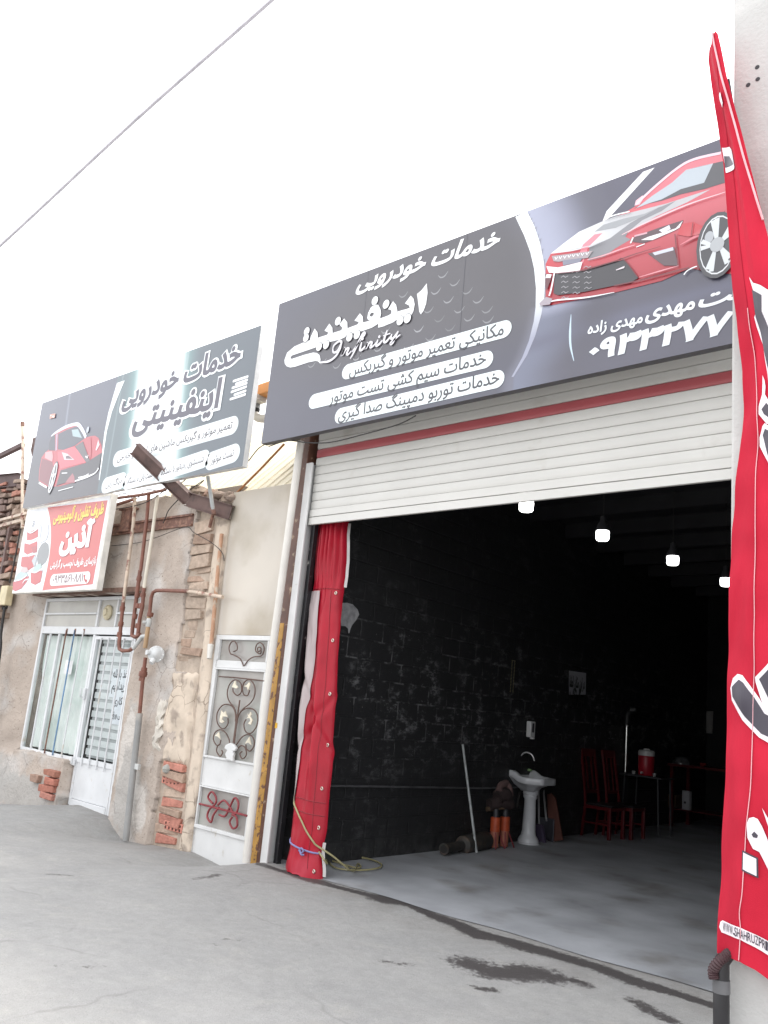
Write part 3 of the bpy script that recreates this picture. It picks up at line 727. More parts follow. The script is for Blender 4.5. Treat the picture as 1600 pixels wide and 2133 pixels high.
# ---------------------------------------------------------------- second billboard, over the old shop
YL = -.40
LX0, LX1, LZ0, LZ1 = -5.72, -.60, 3.86, 5.47
left = thing('billboard', (-3.2, -.36, 3.86), 'teal and white billboard with a red car and crooked steel beam before it', 'billboard')
MB().box(LX0, LX1, YL+.002, YL+.07, LZ0, LZ1).build('panel', M('white_sign_return', (.70, .70, .69), .5), left, bevel=.004)
LARC = [(-3.571,5.372),(-3.615,5.198),(-3.667,4.972),(-3.682,4.709),(-3.649,4.375),(-3.617,4.047)]
def lbg(x, z):
    xa = arc_x(z, LARC); t = (z-LZ0)/(LZ1-LZ0)
    if x < xa:
        c = lerp((.045, .055, .085), (.035, .037, .045), sstep(.75, .3, t)); c = lerp(c, (.030, .030, .034), sstep(.25, .05, t))
        c = lerp(c, (.20, .23, .30), math.exp(-((x + 4.83 + (z-5)*.10)/.02)**2)*sstep(4.6, 5.0, z)*.8)
        return c
    glow = math.exp(-((x + 2.45 + (z-4.6)*.12)/.62)**4)
    g2 = math.exp(-((x + 4.2)/.9)**2)*.25
    c = lerp((.030, .055, .068), (.14, .30, .29), min(1, glow*1.6 + g2)); c = lerp(c, (.86, .90, .90), sstep(.35, .95, glow))
    for xs in (-3.45, -1.95): c = lerp(c, (.45, .6, .6), math.exp(-((x-xs)/.01)**2)*.4)
    return c
field_sheet('background_print', LX0, LX1, LZ0, LZ1, YL, 200, 60, lambda x, z: tuple(q*.9 + f*1.5 for q, f in zip(lbg(x, z), GLARE_LIFT)), m_print, left)
a = Art(YL - .001, .0003)
arcr = [(x+.10*k, z) for (x, z), k in zip(LARC, (1.9, 1.4, .9, .6, .4, .2))]
a.poly(LARC + arcr[::-1], (.80, .84, .86))
for q in [[(-0.967,4.888),(-0.569,4.895)],[(-0.913,4.845),(-0.579,4.858)],[(-0.968,4.809),(-0.571,4.819)],[(-0.975,4.762),(-0.581,4.781)],[(-0.913,4.718),(-0.58,4.733)],[(-0.975,4.677),(-0.622,4.689)]]:
    a.pill(q[0], (-.72, q[1][1] + (q[1][1]-q[0][1])/(q[1][0]-q[0][0])*(-.72 - q[1][0])), .030, (.82, .84, .85))
a.text('خدمات خودرویی', *[(-3.35,4.997),(-0.9,5.113)], .26, (.84, .87, .88), .10, .06)
a.text('خدمات خودرویی', *[(-3.327,5.0),(-0.918,5.116)], .26, (.075, .070, .10), .042, .06)
a.text('اینفینیتی', *[(-3.002,4.637),(-1.188,4.622)], .34, (.84, .87, .88), .09, .06)
a.text('اینفینیتی', *[(-2.968,4.638),(-1.208,4.631)], .34, (.085, .078, .105), .036, .06)
a.build('heading_lettering', m_letter, left)
for (e0, e1), txt, ah in zip([[(-3.227,4.281),(-0.878,4.358)],[(-1.179,3.994),(-0.783,4.029)],[(-2.156,3.971),(-1.323,4.034)],[(-2.89,3.947),(-2.341,3.975)],[(-3.407,3.954),(-3.032,3.975)]],
        ('تعمیر موتور و گیربکس ماشین های ایرانی و خارجی', 'تست موتور', 'شستشوی رادیاتور با دستگاه', 'نشت یابی با دستگاه', 'دیاگ زدن'), (.085, .085, .075, .075, .075)):
    p = Art(YL - .001, .0003); p.pill(e0, e1, .215, lambda x, z: (.62, .68, .69))
    p.pill((e0[0]+.01, e0[1]+.02), (e1[0]-.01, e1[1]+.02), .16, (.84, .86, .87))
    p.text(txt, (e0[0], e0[1]-.03), (e1[0], e1[1]-.03), ah, (.085, .08, .09), .026, .02)
    p.build('label_strip', m_letter, left)
c = Art(YL - .001, .0003)
S4 = 8.421
c.poly([(-5.403,4.399),(-5.404,4.587),(-5.306,4.651),(-5.214,4.682),(-5.242,4.78),(-5.218,4.879),(-5.118,4.933),(-4.827,4.964),(-4.6,4.966),(-4.437,4.932),(-4.284,4.83),(-4.15,4.704),(-4.029,4.706),(-3.92,4.694),(-3.816,4.647),(-3.707,4.537),(-3.654,4.436),(-3.668,4.321),(-3.654,4.188),(-3.77,4.14),(-4.264,4.087),(-4.707,4.078),(-4.809,4.089),(-5.032,4.105),(-5.356,4.232)], (.42, .07, .09))
c.poly([(-5.384,4.397),(-5.379,4.567),(-5.033,4.472),(-4.935,4.343),(-5.021,4.12),(-5.341,4.239)], (.20, .055, .07))
c.poly([(-5.207,4.664),(-5.242,4.78),(-5.209,4.878),(-5.101,4.887),(-5.01,4.637)], (.055, .055, .075))
c.poly([(-4.928,4.642),(-5.006,4.882),(-4.742,4.909),(-4.518,4.916),(-4.415,4.891),(-4.166,4.707),(-4.45,4.626),(-4.768,4.612)], (.06, .065, .09))
c.poly([(-4.619,4.882),(-4.438,4.866),(-4.277,4.715),(-4.551,4.78)], (.30, .40, .43))
c.stroke([(-5.218,4.879),(-5.079,4.918),(-4.824,4.955),(-4.597,4.957),(-4.443,4.929),(-4.279,4.813),(-4.166,4.707)], [.02, .05, .05, .06, .05], (.62, .64, .72))
c.stroke([(-5.047,4.888),(-5.011,4.755),(-4.974,4.632)], .05, (.45, .30, .40))
c.poly([(-5.306,4.651),(-5.096,4.64),(-5.036,4.548),(-5.035,4.476),(-5.291,4.564)], (.62, .30, .32))
c.poly([(-4.912,4.598),(-4.449,4.621),(-4.089,4.383),(-4.043,4.338),(-4.734,4.335),(-4.858,4.449)], (.60, .10, .13))
c.poly([(-4.431,4.615),(-4.227,4.659),(-4.01,4.421),(-3.923,4.338),(-4.024,4.328)], lambda x, z: lerp((.10, .09, .10), (.36, .40, .40), sstep(4.72, 4.86, z)))
c.poly([(-4.211,4.657),(-4.022,4.685),(-3.935,4.466),(-3.928,4.355)], (.40, .07, .09))
c.poly([(-3.834,4.476),(-3.808,4.622),(-3.746,4.542),(-3.804,4.472)], (.72, .55, .58))
c.poly([(-4.79,4.582),(-4.61,4.533),(-4.378,4.417),(-4.671,4.454)], (.70, .52, .54))
c.poly([(-4.648,4.505),(-4.567,4.502),(-4.432,4.436),(-4.635,4.466)], (.10, .07, .09))
c.poly([(-4.725,4.309),(-4.04,4.33),(-3.656,4.421),(-3.654,4.188),(-3.77,4.14),(-4.27,4.103),(-4.523,4.107),(-4.778,4.094)], (.055, .052, .062))
c.poly([(-4.461,4.157),(-4.359,4.225),(-4.293,4.169),(-4.245,4.077),(-4.523,4.107)], (.32, .10, .12))
c.stroke([(-4.254,4.101),(-3.956,4.123),(-3.744,4.153),(-3.669,4.213)], [.02, .03, .02, .03], (.8, .82, .83))
c.stroke([(-4.174,4.14),(-4.007,4.141),(-3.909,4.161)], .02, (.8, .82, .83))
c.stroke([(-4.682,4.011),(-4.274,4.024)], .012, (.8, .82, .83))
c.stroke([(-5.326,4.199),(-5.047,4.098)], .03, (.8, .82, .83))
c.stroke([(-4.675,4.262),(-4.509,4.247)], .014, (.75, .75, .76))
c.stroke([(-4.073,4.429),(-4.018,4.398),(-4.006,4.432)], .02, (.78, .72, .74))
WC2 = (-4.917,4.224)
c.disc(WC2, .09, .24, (.06, .055, .065), rot=-.16); c.disc(WC2, .075, .22, (.72, .74, .76), rot=-.16); c.disc(WC2, .055, .19, (.09, .085, .095), rot=-.16)
for k in range(5):
    t = 2*math.pi*k/5 + .3; c.stroke([WC2, (WC2[0] + .055*math.cos(t), WC2[1] + .2*math.sin(t))], .022, (.76, .78, .80), sm=False)
c.disc((-4.138,4.808), .035, .045, (.42, .45, .52))
q = [(-5.367,5.232),(-5.198,5.221),(-5.191,5.155),(-5.357,5.161)]
c.poly(q, (.50, .24, .18)); c.poly([((q[0][0]*.8+q[3][0]*.2), q[0][1]-.03), (q[1][0]-.02, q[1][1]-.03), (q[1][0]-.03, q[1][1]-.07), (q[3][0]+.02, q[3][1]+.06)], (.74, .60, .55))
c.build('car_picture', m_print, left)

# ---------------------------------------------------------------- small red cookware sign
YA = -.30
AP = [(-5.778,3.863),(-3.491,3.854),(-3.354,2.637),(-5.694,2.638)]
az = thing('shop_sign', (-4.6, -.26, 2.65), 'small red and white cookware sign fixed above the barred shop window', 'sign')
AX0, AX1, AZ0, AZ1 = -5.76, -3.44, 2.65, 3.85
MB().box(AX0-.02, AX1+.03, YA+.002, YA+.09, AZ0-.02, AZ1+.03).build('panel', M('cream_sign_frame', (.72, .70, .65), .5), az, bevel=.006)
a = Art(YA, .0004)
a.poly([(AX0, AZ0), (AX1, AZ0), (AX1, AZ1), (AX0, AZ1)], (.74, .76, .80))
RE = [(-5.139,3.841),(-5.015,3.678),(-4.911,3.491),(-4.853,3.32),(-4.822,3.133),(-4.82,2.95),(-4.829,2.795),(-4.847,2.652)]
a.poly([RE[0]] + [(AX1-.05, AZ1-.06), (AX1-.07, AZ0+.05)] + RE[::-1][:-1], (.50, .085, .08))
a.stroke([(x-.012, z) for x, z in RE], .02, (.80, .74, .72))
a.build('background_print', m_print, az)
t = Art(YA - .0015, .0004)
t.text('ظروف تفلون و آلومینیومی', *[(-4.881,3.611),(-3.549,3.612)], .15, (.20, .05, .03), .045, .05)
t.text('ظروف تفلون و آلومینیومی', *[(-4.884,3.62),(-3.552,3.621)], .15, (.78, .56, .08), .04, .05)
t.text('آذین', *[(-4.528,3.209),(-3.743,3.208)], .29, (.25, .03, .03), .06, .04)
t.text('آذین', *[(-4.544,3.219),(-3.759,3.216)], .29, (.82, .83, .85), .056, .04)
t.text('بازسازی ظروف نچسب و گرانیتی', *[(-4.727,2.964),(-3.524,2.97)], .09, (.80, .80, .80), .03, .04)
ph = [(-4.587,2.787),(-3.68,2.791)]
t.pill(ph[0], ph[1], .16, (.78, .74, .74))
t.text('۰۹۳۳۵۶۱۰۸۸۱', *[(-4.586,2.742),(-3.783,2.745)], .11, (.16, .10, .11), .022)
t.stroke([(-3.752,2.83),(-3.741,2.787),(-3.711,2.756),(-3.664,2.742)], [.05, .025, .025, .05], (.42, .05, .05))
t.build('sign_lettering', m_letter, az)
k = Art(YA - .0015, .0004)
POT = (.44, .06, .065); STEELC = (.42, .46, .47)
for poly, col in (
    ([(-5.111,3.007),(-5.196,3.152),(-5.182,3.245),(-5.111,3.316),(-5.011,3.338),(-4.908,3.295),(-4.857,3.208),(-4.844,3.125),(-4.891,3.044),(-5.007,2.994)], (.20, .21, .22)),
    ([(-5.652,3.533),(-5.531,3.515),(-5.486,3.531),(-5.309,3.548),(-5.266,3.411),(-5.396,3.381),(-5.6,3.389)], POT),
    ([(-5.666,3.359),(-5.498,3.33),(-5.268,3.364),(-5.223,3.247),(-5.386,3.199),(-5.501,3.181),(-5.621,3.221)], POT),
    ([(-5.667,3.156),(-5.448,3.15),(-5.254,3.173),(-5.191,3.011),(-5.369,2.952),(-5.644,3.021)], POT),
    ([(-5.42,3.287),(-5.242,3.296),(-5.215,3.2),(-5.324,3.196)], (.34, .06, .07)),
    ([(-5.3,2.931),(-4.993,2.956),(-4.939,2.917),(-4.942,2.771),(-5.083,2.734),(-5.225,2.765)], POT),
    ([(-5.794,2.796),(-5.54,2.817),(-5.403,2.86),(-5.315,2.866),(-5.363,2.783),(-5.49,2.693),(-5.663,2.659),(-5.756,2.68)], (.44, .06, .075)),
    ([(-5.233,2.966),(-5.138,3.027),(-5.022,3.031),(-4.98,2.974),(-5.116,2.919),(-5.237,2.924)], (.36, .48, .46)),
    ([(-5.752,2.823),(-5.72,2.899),(-5.612,2.943),(-5.44,2.927),(-5.343,2.886),(-5.54,2.817)], (.36, .46, .46)),
    ([(-5.633,2.944),(-5.576,3.008),(-5.426,2.992),(-5.362,2.933),(-5.478,2.919)], (.50, .40, .40)),
    ([(-5.319,3.082),(-5.251,3.164),(-5.168,3.103),(-5.2,2.983)], (.40, .44, .46)),
    ([(-5.31,3.577),(-5.019,3.593),(-4.956,3.475),(-4.992,3.365),(-5.192,3.321)], (.64, .67, .72))):
    k.poly(poly, col)
for st in [[(-5.667,3.544),(-5.504,3.499),(-5.309,3.548)],[(-5.604,3.386),(-5.437,3.382),(-5.248,3.415)],[(-5.671,3.19),(-5.516,3.168),(-5.363,3.193)],[(-5.757,2.809),(-5.544,2.826),(-5.38,2.878)],[(-5.3,2.931),(-5.132,2.911),(-4.973,2.955)],[(-5.469,2.767),(-5.415,2.813),(-5.316,2.819)],[(-4.982,2.928),(-4.857,3.006)]]:
    k.stroke(st, .018, (.76, .78, .80))
k.stroke([(-5.26,3.602),(-5.202,3.531),(-5.191,3.397)], .02, (.48, .50, .54))
for q in [(-5.481,3.662),(-5.476,3.628),(-5.492,3.6)]: k.disc(q, .025, .012, (.25, .26, .28))
k.stroke([(-5.705,3.773),(-5.693,3.664)], .012, (.35, .36, .42))
k.build('pan_picture', m_print, az)

# ---------------------------------------------------------------- old adobe shop
m_plaster = M('straw_clay_plaster', (.43, .365, .315), .9, var=.16, vs=2.2, col2=(.50, .465, .435), thr=(.50, .64), c2scale=1.7, bump=.65, bs=26, spec=.1, speck=(46, .66, (.25, .205, .175)))
def add_cracks(m, scale, wid, col, fac, warp=.3):
    n = m.node_tree.nodes; L = m.node_tree.links; p = n['Principled BSDF']; src = p.inputs['Base Color'].links[0].from_socket
    tc = n.new('ShaderNodeTexCoord'); wn = n.new('ShaderNodeTexNoise'); wn.inputs['Scale'].default_value = 3.5; wn.inputs['Detail'].default_value = 8; L.new(tc.outputs['Object'], wn.inputs[0])
    ad = n.new('ShaderNodeMix'); ad.data_type = 'RGBA'; ad.blend_type = 'ADD'; ad.inputs[0].default_value = warp; L.new(tc.outputs['Object'], ad.inputs[6]); L.new(wn.outputs['Color'], ad.inputs[7])
    vo = n.new('ShaderNodeTexVoronoi'); vo.feature = 'DISTANCE_TO_EDGE'; vo.inputs['Scale'].default_value = scale; L.new(ad.outputs[2], vo.inputs['Vector'])
    r = n.new('ShaderNodeMapRange'); r.inputs[1].default_value = 0; r.inputs[2].default_value = wid; r.inputs[3].default_value = fac; r.inputs[4].default_value = 0; L.new(vo.outputs['Distance'], r.inputs[0])
    ms = n.new('ShaderNodeTexNoise'); ms.inputs['Scale'].default_value = 1.7; L.new(tc.outputs['Object'], ms.inputs[0])
    r2 = n.new('ShaderNodeMapRange'); r2.inputs[1].default_value = .46; r2.inputs[2].default_value = .58; L.new(ms.outputs[0], r2.inputs[0])
    mu = n.new('ShaderNodeMath'); mu.operation = 'MULTIPLY'; L.new(r.outputs[0], mu.inputs[0]); L.new(r2.outputs[0], mu.inputs[1])
    x = n.new('ShaderNodeMix'); x.data_type = 'RGBA'; L.new(mu.outputs[0], x.inputs[0]); L.new(src, x.inputs[6]); x.inputs[7].default_value = (*col, 1); L.new(x.outputs[2], p.inputs['Base Color'])
def plaster_patches(m, white, grey):
    """blend cement and lime smears into the clay where the 'Col' attribute marks them, with a ragged edge"""
    n = m.node_tree.nodes; L = m.node_tree.links; p = n['Principled BSDF']
    src = p.inputs['Base Color'].links[0].from_socket
    a_ = n.new('ShaderNodeAttribute'); a_.attribute_name = 'Col'; sp = n.new('ShaderNodeSeparateColor'); L.new(a_.outputs['Color'], sp.inputs[0])
    tc = n.new('ShaderNodeTexCoord'); t = n.new('ShaderNodeTexNoise'); t.inputs['Scale'].default_value = 9; t.inputs['Detail'].default_value = 9; t.inputs['Roughness'].default_value = .75; L.new(tc.outputs['Object'], t.inputs[0])
    for ch, col, fac in ((0, grey, .85), (1, white, .9)):
        ad = n.new('ShaderNodeMath'); ad.operation = 'MULTIPLY_ADD'; ad.inputs[1].default_value = 1.2; ad.inputs[2].default_value = -.6; L.new(t.outputs[0], ad.inputs[0])
        s2 = n.new('ShaderNodeMath'); s2.operation = 'ADD'; L.new(ad.outputs[0], s2.inputs[0]); L.new(sp.outputs[ch], s2.inputs[1])
        r = n.new('ShaderNodeMapRange'); r.inputs[1].default_value = .38; r.inputs[2].default_value = .62; r.inputs[4].default_value = fac; L.new(s2.outputs[0], r.inputs[0])
        x = n.new('ShaderNodeMix'); x.data_type = 'RGBA'; L.new(r.outputs[0], x.inputs[0]); L.new(src, x.inputs[6]); x.inputs[7].default_value = (*col, 1); src = x.outputs[2]
    L.new(src, p.inputs['Base Color'])
plaster_patches(m_plaster, (.56, .52, .48), (.40, .385, .365))
add_cracks(m_plaster, 1.6, .014, (.16, .13, .11), .5)
GREYP = [(-2.62, .55, .16, .75), (-2.45, .25, .22, .5), (-5.2, .0, 1.2, .22), (-6.6, .1, 1.2, .35)]
WHITEP = [(-2.14, .10, .13, .16), (-2.62, 1.0, .12, .22), (-2.20, .32, .10, .12), (-2.75, .75, .06, .3)]
def patch(x, z, P):
    return max([0.] + [1.15 - math.hypot((x-a)/c, (z-b)/d)*.65 for a, b, c, d in P])
m_cement = M('grey_cement_patch', (.48, .455, .43), .9, var=.14, vs=4, bump=.4, bs=20, spec=.1, col2=(.32, .27, .23), thr=(.52, .62), c2scale=5)
m_paleplaster = M('pale_lime_plaster', (.58, .49, .40), .85, var=.12, vs=5, bump=.4, bs=14, spec=.1, col2=(.36, .30, .25), thr=(.55, .66), c2scale=6)
add_cracks(m_paleplaster, 4.5, .03, (.17, .13, .10), .9, .2)
m_brickcol = attr_mat('weathered_brick', .9, var=.18, vs=16, bump=.6, bs=45, spec=.1)
house = thing('adobe_shop', (-4.4, .1, 0), 'old crumbling clay plastered shop with exposed brick corner and white barred front', 'building')
wm = MB(); ST = .03
xs = np.arange(-8.6, -1.55, ST); zs_ = np.arange(-.36, 3.92, ST)
def wy(x, z):
    y = .035*noise.noise(Vector((x*.9, z*.9, 5))) + .014*noise.noise(Vector((x*4, z*4, 9))) + .007*noise.noise(Vector((x*13, z*13, 2))) + .004*noise.noise(Vector((x*31, z*31, 2)))
    if .45 < z < 2.75: y += .20*sstep(-6.05, -5.56, x) * (1 if x < -5.5 else 0) * sstep(.42, .62, z) * sstep(2.8, 2.6, z)
    if x > -2.95 and x < -2.7 and z < 2.6: y += .04*sstep(-2.7, -2.95, x)
    y -= .06*sstep(.45, -.3, z) * (.6 + .8*noise.noise(Vector((x*1.6, 0, 4))))
    return y
def wtop(x): return 3.84 + .05*noise.noise(Vector((x*2.2, 0, 7))) + .02*noise.noise(Vector((x*9, 0, 7)))
def wright(z): return -1.91 + .08*noise.noise(Vector((z*2.3, 3, 1))) + .05*noise.noise(Vector((z*7, 3, 1))) + .025*noise.noise(Vector((z*23, 3, 1))) + (.12 if .75 < z < 1.7 else 0)*1.6
idx = {}
for j, z in enumerate(zs_):
    for i, x in enumerate(xs):
        idx[i, j] = len(wm.v); wm.v.append((x, wy(x, z), min(z, wtop(x) + .06))); wm.c.append((patch(x, z, GREYP), patch(x, z, WHITEP), 0))
for j in range(len(zs_)-1):
    for i in range(len(xs)-1):
        cx, cz = xs[i] + ST/2, zs_[j] + ST/2
        if -5.58 < cx < -4.03 and .50 < cz < 2.64: continue
        if -4.03 <= cx < -2.86 and cz < 2.64: continue
        if cz > wtop(cx): continue
        if cx > wright(cz): continue
        wm.f.append((idx[i, j], idx[i+1, j], idx[i+1, j+1], idx[i, j+1]))
used = sorted({q for f in wm.f for q in f}); rm = {q: k for k, q in enumerate(used)}
wm.v = [wm.v[q] for q in used]; wm.c = [wm.c[q] for q in used]; wm.f = [tuple(rm[q] for q in f) for f in wm.f]
wo = wm.build('wall', m_plaster, house, smooth=True, angle=60, cols=True)
mo = wo.modifiers.new('thickness', 'SOLIDIFY'); mo.thickness = .34; mo.offset = -1 if wo.data.polygons[0].normal.y < 0 else 1
MB().box(-8.55, -1.35, .42, .62, -.3, 3.8).build('inner_wall', m_darkroom, house)
MB().box(-5.7, -2.8, 1.7, 1.75, -.3, 2.9).build('shop_back', M('pale_shop_interior', (.45, .45, .43), .9), house)
# bricks showing at the corner
bp = MB()
BR = [(.40, .31, .245), (.44, .345, .275), (.37, .265, .205), (.46, .37, .30), (.41, .30, .235)]
RED = (.44, .20, .155)
z = -.10; k = 0
while z < 3.42:
    h = rnd.uniform(.07, .15) if z > 1.9 else .085
    t = sstep(.6, 3.3, z); xl = -1.84 - .06*t + rnd.uniform(-.05, .04) + (.04 if z < .5 else 0); xr = -1.42 - .12*t + rnd.uniform(-.04, .04)
    if .72 < z < 1.72: z += h + .012; continue
    c = RED if (z < .72 and k % 2 == 0) or rnd.random() < .03 else rnd.choice(BR)
    kk = rnd.uniform(.88, 1.12); c = tuple(q*kk for q in c)
    if rnd.random() < .16 and z > 1.9:
        xm = rnd.uniform(xl+.12, xr-.12)
        bp.obox(((xl+xm)/2, .11, z+h/2), (xm-xl-.012, .16, h), (0, rnd.uniform(-.04, .04), rnd.uniform(-.07, .07)), c, .010)
        bp.obox(((xr+xm)/2, .12, z+h/2), (xr-xm-.012, .16, h), (0, rnd.uniform(-.05, .05), rnd.uniform(-.07, .07)), tuple(q*.9 for q in c), .010)
    else:
        bp.obox(((xl+xr)/2, .10 + rnd.uniform(-.02, .02), z+h/2), (xr-xl, .16 + rnd.uniform(0, .05), h), (0, rnd.uniform(-.05, .05), rnd.uniform(-.07, .07)), c, .016)
    z += h + rnd.uniform(.004, .016); k += 1
bp.build('corner_brick', m_brickcol, house, cols=True, bevel=.009)
MB().box(-2.2, -1.30, .032, .40, -.2, 3.6).build('brick_backing', M('dusty_mortar', (.42, .345, .28), .95, var=.2, vs=9, bump=.5, bs=30), house)
# two hollow bricks with rows of holes
m_hol = M('red_hollow_brick', (.52, .21, .16), .85, var=.15, vs=20, bump=.4, bs=40); m_hole = M('brick_hole', (.08, .03, .022), .9)
for (x0, x1, z0, z1) in ((-1.855, -1.50, .50, .60), (-1.70, -1.36, .045, .135)):
    hb = MB(); hh = []; hb.box(x0, x1, .005, .15, z0, z1)
    for i in range(5):
        for j in range(2):
            cx = x0 + (x1-x0)*(i+.62)/5.2; cz = z0 + (z1-z0)*(j+.55)/2.1
            hh.append(MB().lathe((cx, .0042, cz), [(.016, 0), (.016, .0007)], 10, (0, -1, 0)))
    hbo = hb.build('hollow_brick', m_hol, house, bevel=.006)
    for q in hh: q.build('hole', m_hole, hbo)
# lumps of peeling pale plaster over the middle of the corner
def peel(u, v):
    zz_ = .70 + 1.04*v; wl = -1.98 + .13*noise.noise(Vector((v*3.2, 1, 0))) + .05*noise.noise(Vector((v*11, 1, 0))); wr = -1.44 + .05*noise.noise(Vector((v*4, 5, 0))); x = wl + (wr-wl)*u
    e = min(1, 9*u, 9*(1-u), 14*v, 14*(1-v))
    return (x, .05 - .055*sstep(0, 1, e) + .022*noise.noise(Vector((u*2.5, v*5, 1))) + .011*noise.noise(Vector((u*11, v*16, 1))), zz_ + .03*noise.noise(Vector((u*6, 2, v))))
MB().grid(peel, 22, 34).build('peeling_plaster', m_paleplaster, house, smooth=True)
def peel2(u, v):
    x = -2.13 + .04*noise.noise(Vector((v*9, 3, 0))) + (.17 + .10*noise.noise(Vector((v*7, 1, 0))))*u ; e = min(1, 5*u, 5*(1-u), 6*v, 6*(1-v))
    return (x, .03 - .055*sstep(0, 1, e) + .02*noise.noise(Vector((u*7, v*9, 1))), .80 + .62*v + .08*noise.noise(Vector((u*4, 2, v))))
MB().grid(peel2, 12, 26).build('lime_streak', M('white_lime', (.56, .52, .46), .85, var=.12, vs=9, bump=.5, bs=22), house, smooth=True)
stn = MB()
for p, r in (((-1.76, -.01, .66), .052),):
    stn.lathe((p[0], p[1], p[2] - r), [(.01, 0), (r*.8, r*.3), (r, r), (r*.75, r*1.6), (.01, 1.9*r)], 9)
stn.build('wedged_stone', M('grey_stone', (.38, .38, .35), .8, bump=.4), house)
# smooth strip between the brick corner and the white door
def strip(u, v):
    z = -.14 + 3.62*v; t = sstep(.2, 3.2, z); xl = -1.40 - .13*t; xr = -1.20 - .09*t
    x = xl + (xr-xl)*u + .014*noise.noise(Vector((z*3, 1, 0)))*(1-u)
    return (x, .03 - .03*math.sin(math.pi*u) + .014*noise.noise(Vector((u*2, z*3, 4))) + .005*noise.noise(Vector((u*9, z*14, 4))), z)
so_ = MB().grid(strip, 6, 90).build('corner_strip', m_paleplaster, house, smooth=True)
so_.modifiers.new('thickness', 'SOLIDIFY').thickness = .1
# bare bricks under the window beside the door
bb = MB()
for (cx, cz, wd_, c) in ((-4.24, .33, .30, (.36, .17, .125)), (-4.20, .235, .26, (.42, .175, .13)), (-4.27, .14, .34, (.37, .16, .12)), (-4.22, .05, .28, (.40, .19, .15)), (-4.62, .22, .2, (.34, .23, .18))):
    bb.obox((cx, -.005, cz), (wd_, .16, .082), (0, rnd.uniform(-.03, .03), rnd.uniform(-.06, .06)), c, .010)
bb.build('patch_brick', m_brickcol, house, cols=True, bevel=.010)
# steel lintels and the broken roof edge
MB().box(-3.95, -1.95, -.035, .12, 3.40, 3.425).box(-3.95, -1.95, -.01, .12, 3.425, 3.525).box(-3.95, -1.95, -.035, .12, 3.525, 3.55).build('roof_lintel', m_rust, house)
MB().box(-5.7, -2.75, -.03, .3, 2.64, 2.70).build('window_lintel', M('brown_timber_lintel', (.17, .10, .075), .8, var=.3, vs=12, bump=.3), house)
MB().box(-3.52, -3.30, -.06, .05, 3.44, 3.72).box(-3.58, -3.24, -.075, .05, 3.715, 3.735).box(-3.56, -3.26, -.075, .05, 3.425, 3.445).build('beam_end', m_rust, house)
rub = MB()
for i in range(46):
    x = rnd.uniform(-2.2, -1.32); top = 3.98 - .22*abs(x + 1.95) - .12*max(0, x+1.7); z = rnd.uniform(3.62, max(3.66, top-.08))
    rx = rnd.uniform(.06, .12); rz = rnd.uniform(.045, .075); b = len(rub.v)
    c = rnd.choice([(.36, .29, .24), (.31, .245, .205), (.40, .32, .26), (.33, .225, .18)])
    o = (x, rnd.uniform(.03, .16), z)
    for a in range(7):
        th = math.pi*a/6
        for q in range(10):
            ph = 2*math.pi*q/10; d = Vector((math.sin(th)*math.cos(ph), math.sin(th)*math.sin(ph), math.cos(th)))
            r = 1 + .28*noise.noise(d*1.6 + Vector(o)*7)
            rub.v.append((o[0] + d.x*rx*r, o[1] + d.y*.09*r, o[2] + d.z*rz*r)); rub.c.append(c)
    rub.f += [(b+a*10+q, b+a*10+(q+1) % 10, b+(a+1)*10+(q+1) % 10, b+(a+1)*10+q) for a in range(6) for q in range(10)]
rub.build('rubble_top', m_brickcol, house, cols=True, smooth=True)
MB().box(-2.3, -1.27, .12, .4, 3.4, 3.86).build('rubble_core', M('dry_mud', (.28, .235, .20), .95, var=.2, bump=.5), house)
# joinery: one white steel frame with window, fanlight and door
FY0, FY1 = .13, .18
jf = MB()
jf.box(-5.58, -5.535, FY0, FY1, .50, 2.62).box(-5.535, -3.03, FY0, FY1, 2.575, 2.62).box(-5.535, -3.03, FY0-.004, FY1, 2.12, 2.22)
jf.box(-4.075, -4.025, FY0-.002, FY1, .46, 2.119).box(-4.075, -4.03, FY0-.002, FY1, 2.221, 2.574).box(-5.535, -4.076, FY0, FY1, .50, .545).box(-3.075, -3.03, FY0, FY1, -.1, 2.119)
jf.box(-5.04, -5.0, FY0, FY1, .546, 2.119).box(-3.60, -3.57, FY0, FY1, 2.221, 2.574).box(-5.534, -4.076, FY0-.012, FY0+.012, 2.385, 2.41).box(-3.569, -3.076, FY0-.01, FY0+.01, 2.385, 2.41)
jf.box(-5.28, -5.255, FY0-.006, FY0+.02, .546, 2.119).box(-3.075, -3.03, FY0, FY1, 2.221, 2.574)
win = jf.build('shop_front', m_whitepaint, house, bevel=.004)
def clear_glass(name, tint=(.9, .93, .92), refl=.25):
    m = bpy.data.materials.new(name); m.use_nodes = True; n = m.node_tree.nodes; L = m.node_tree.links
    n.remove(n['Principled BSDF']); out = n['Material Output']
    t = n.new('ShaderNodeBsdfTransparent'); t.inputs[0].default_value = (*tint, 1)
    g_ = n.new('ShaderNodeBsdfGlossy'); g_.inputs[0].default_value = (.9, .9, .9, 1); g_.inputs['Roughness'].default_value = .12
    f = n.new('ShaderNodeLayerWeight'); f.inputs[0].default_value = .12
    a_ = n.new('ShaderNodeMath'); a_.operation = 'MULTIPLY_ADD'; a_.inputs[1].default_value = .7; a_.inputs[2].default_value = refl*.1; L.new(f.outputs[0], a_.inputs[0])
    x = n.new('ShaderNodeMixShader'); L.new(a_.outputs[0], x.inputs[0]); L.new(t.outputs[0], x.inputs[1]); L.new(g_.outputs[0], x.inputs[2]); L.new(x.outputs[0], out.inputs[0])
    return m
m_glass = clear_glass('window_glass')
m_dustyglass = M('dusty_frosted_glass', (.40, .385, .35), .25, var=.1, vs=3, spec=.5)
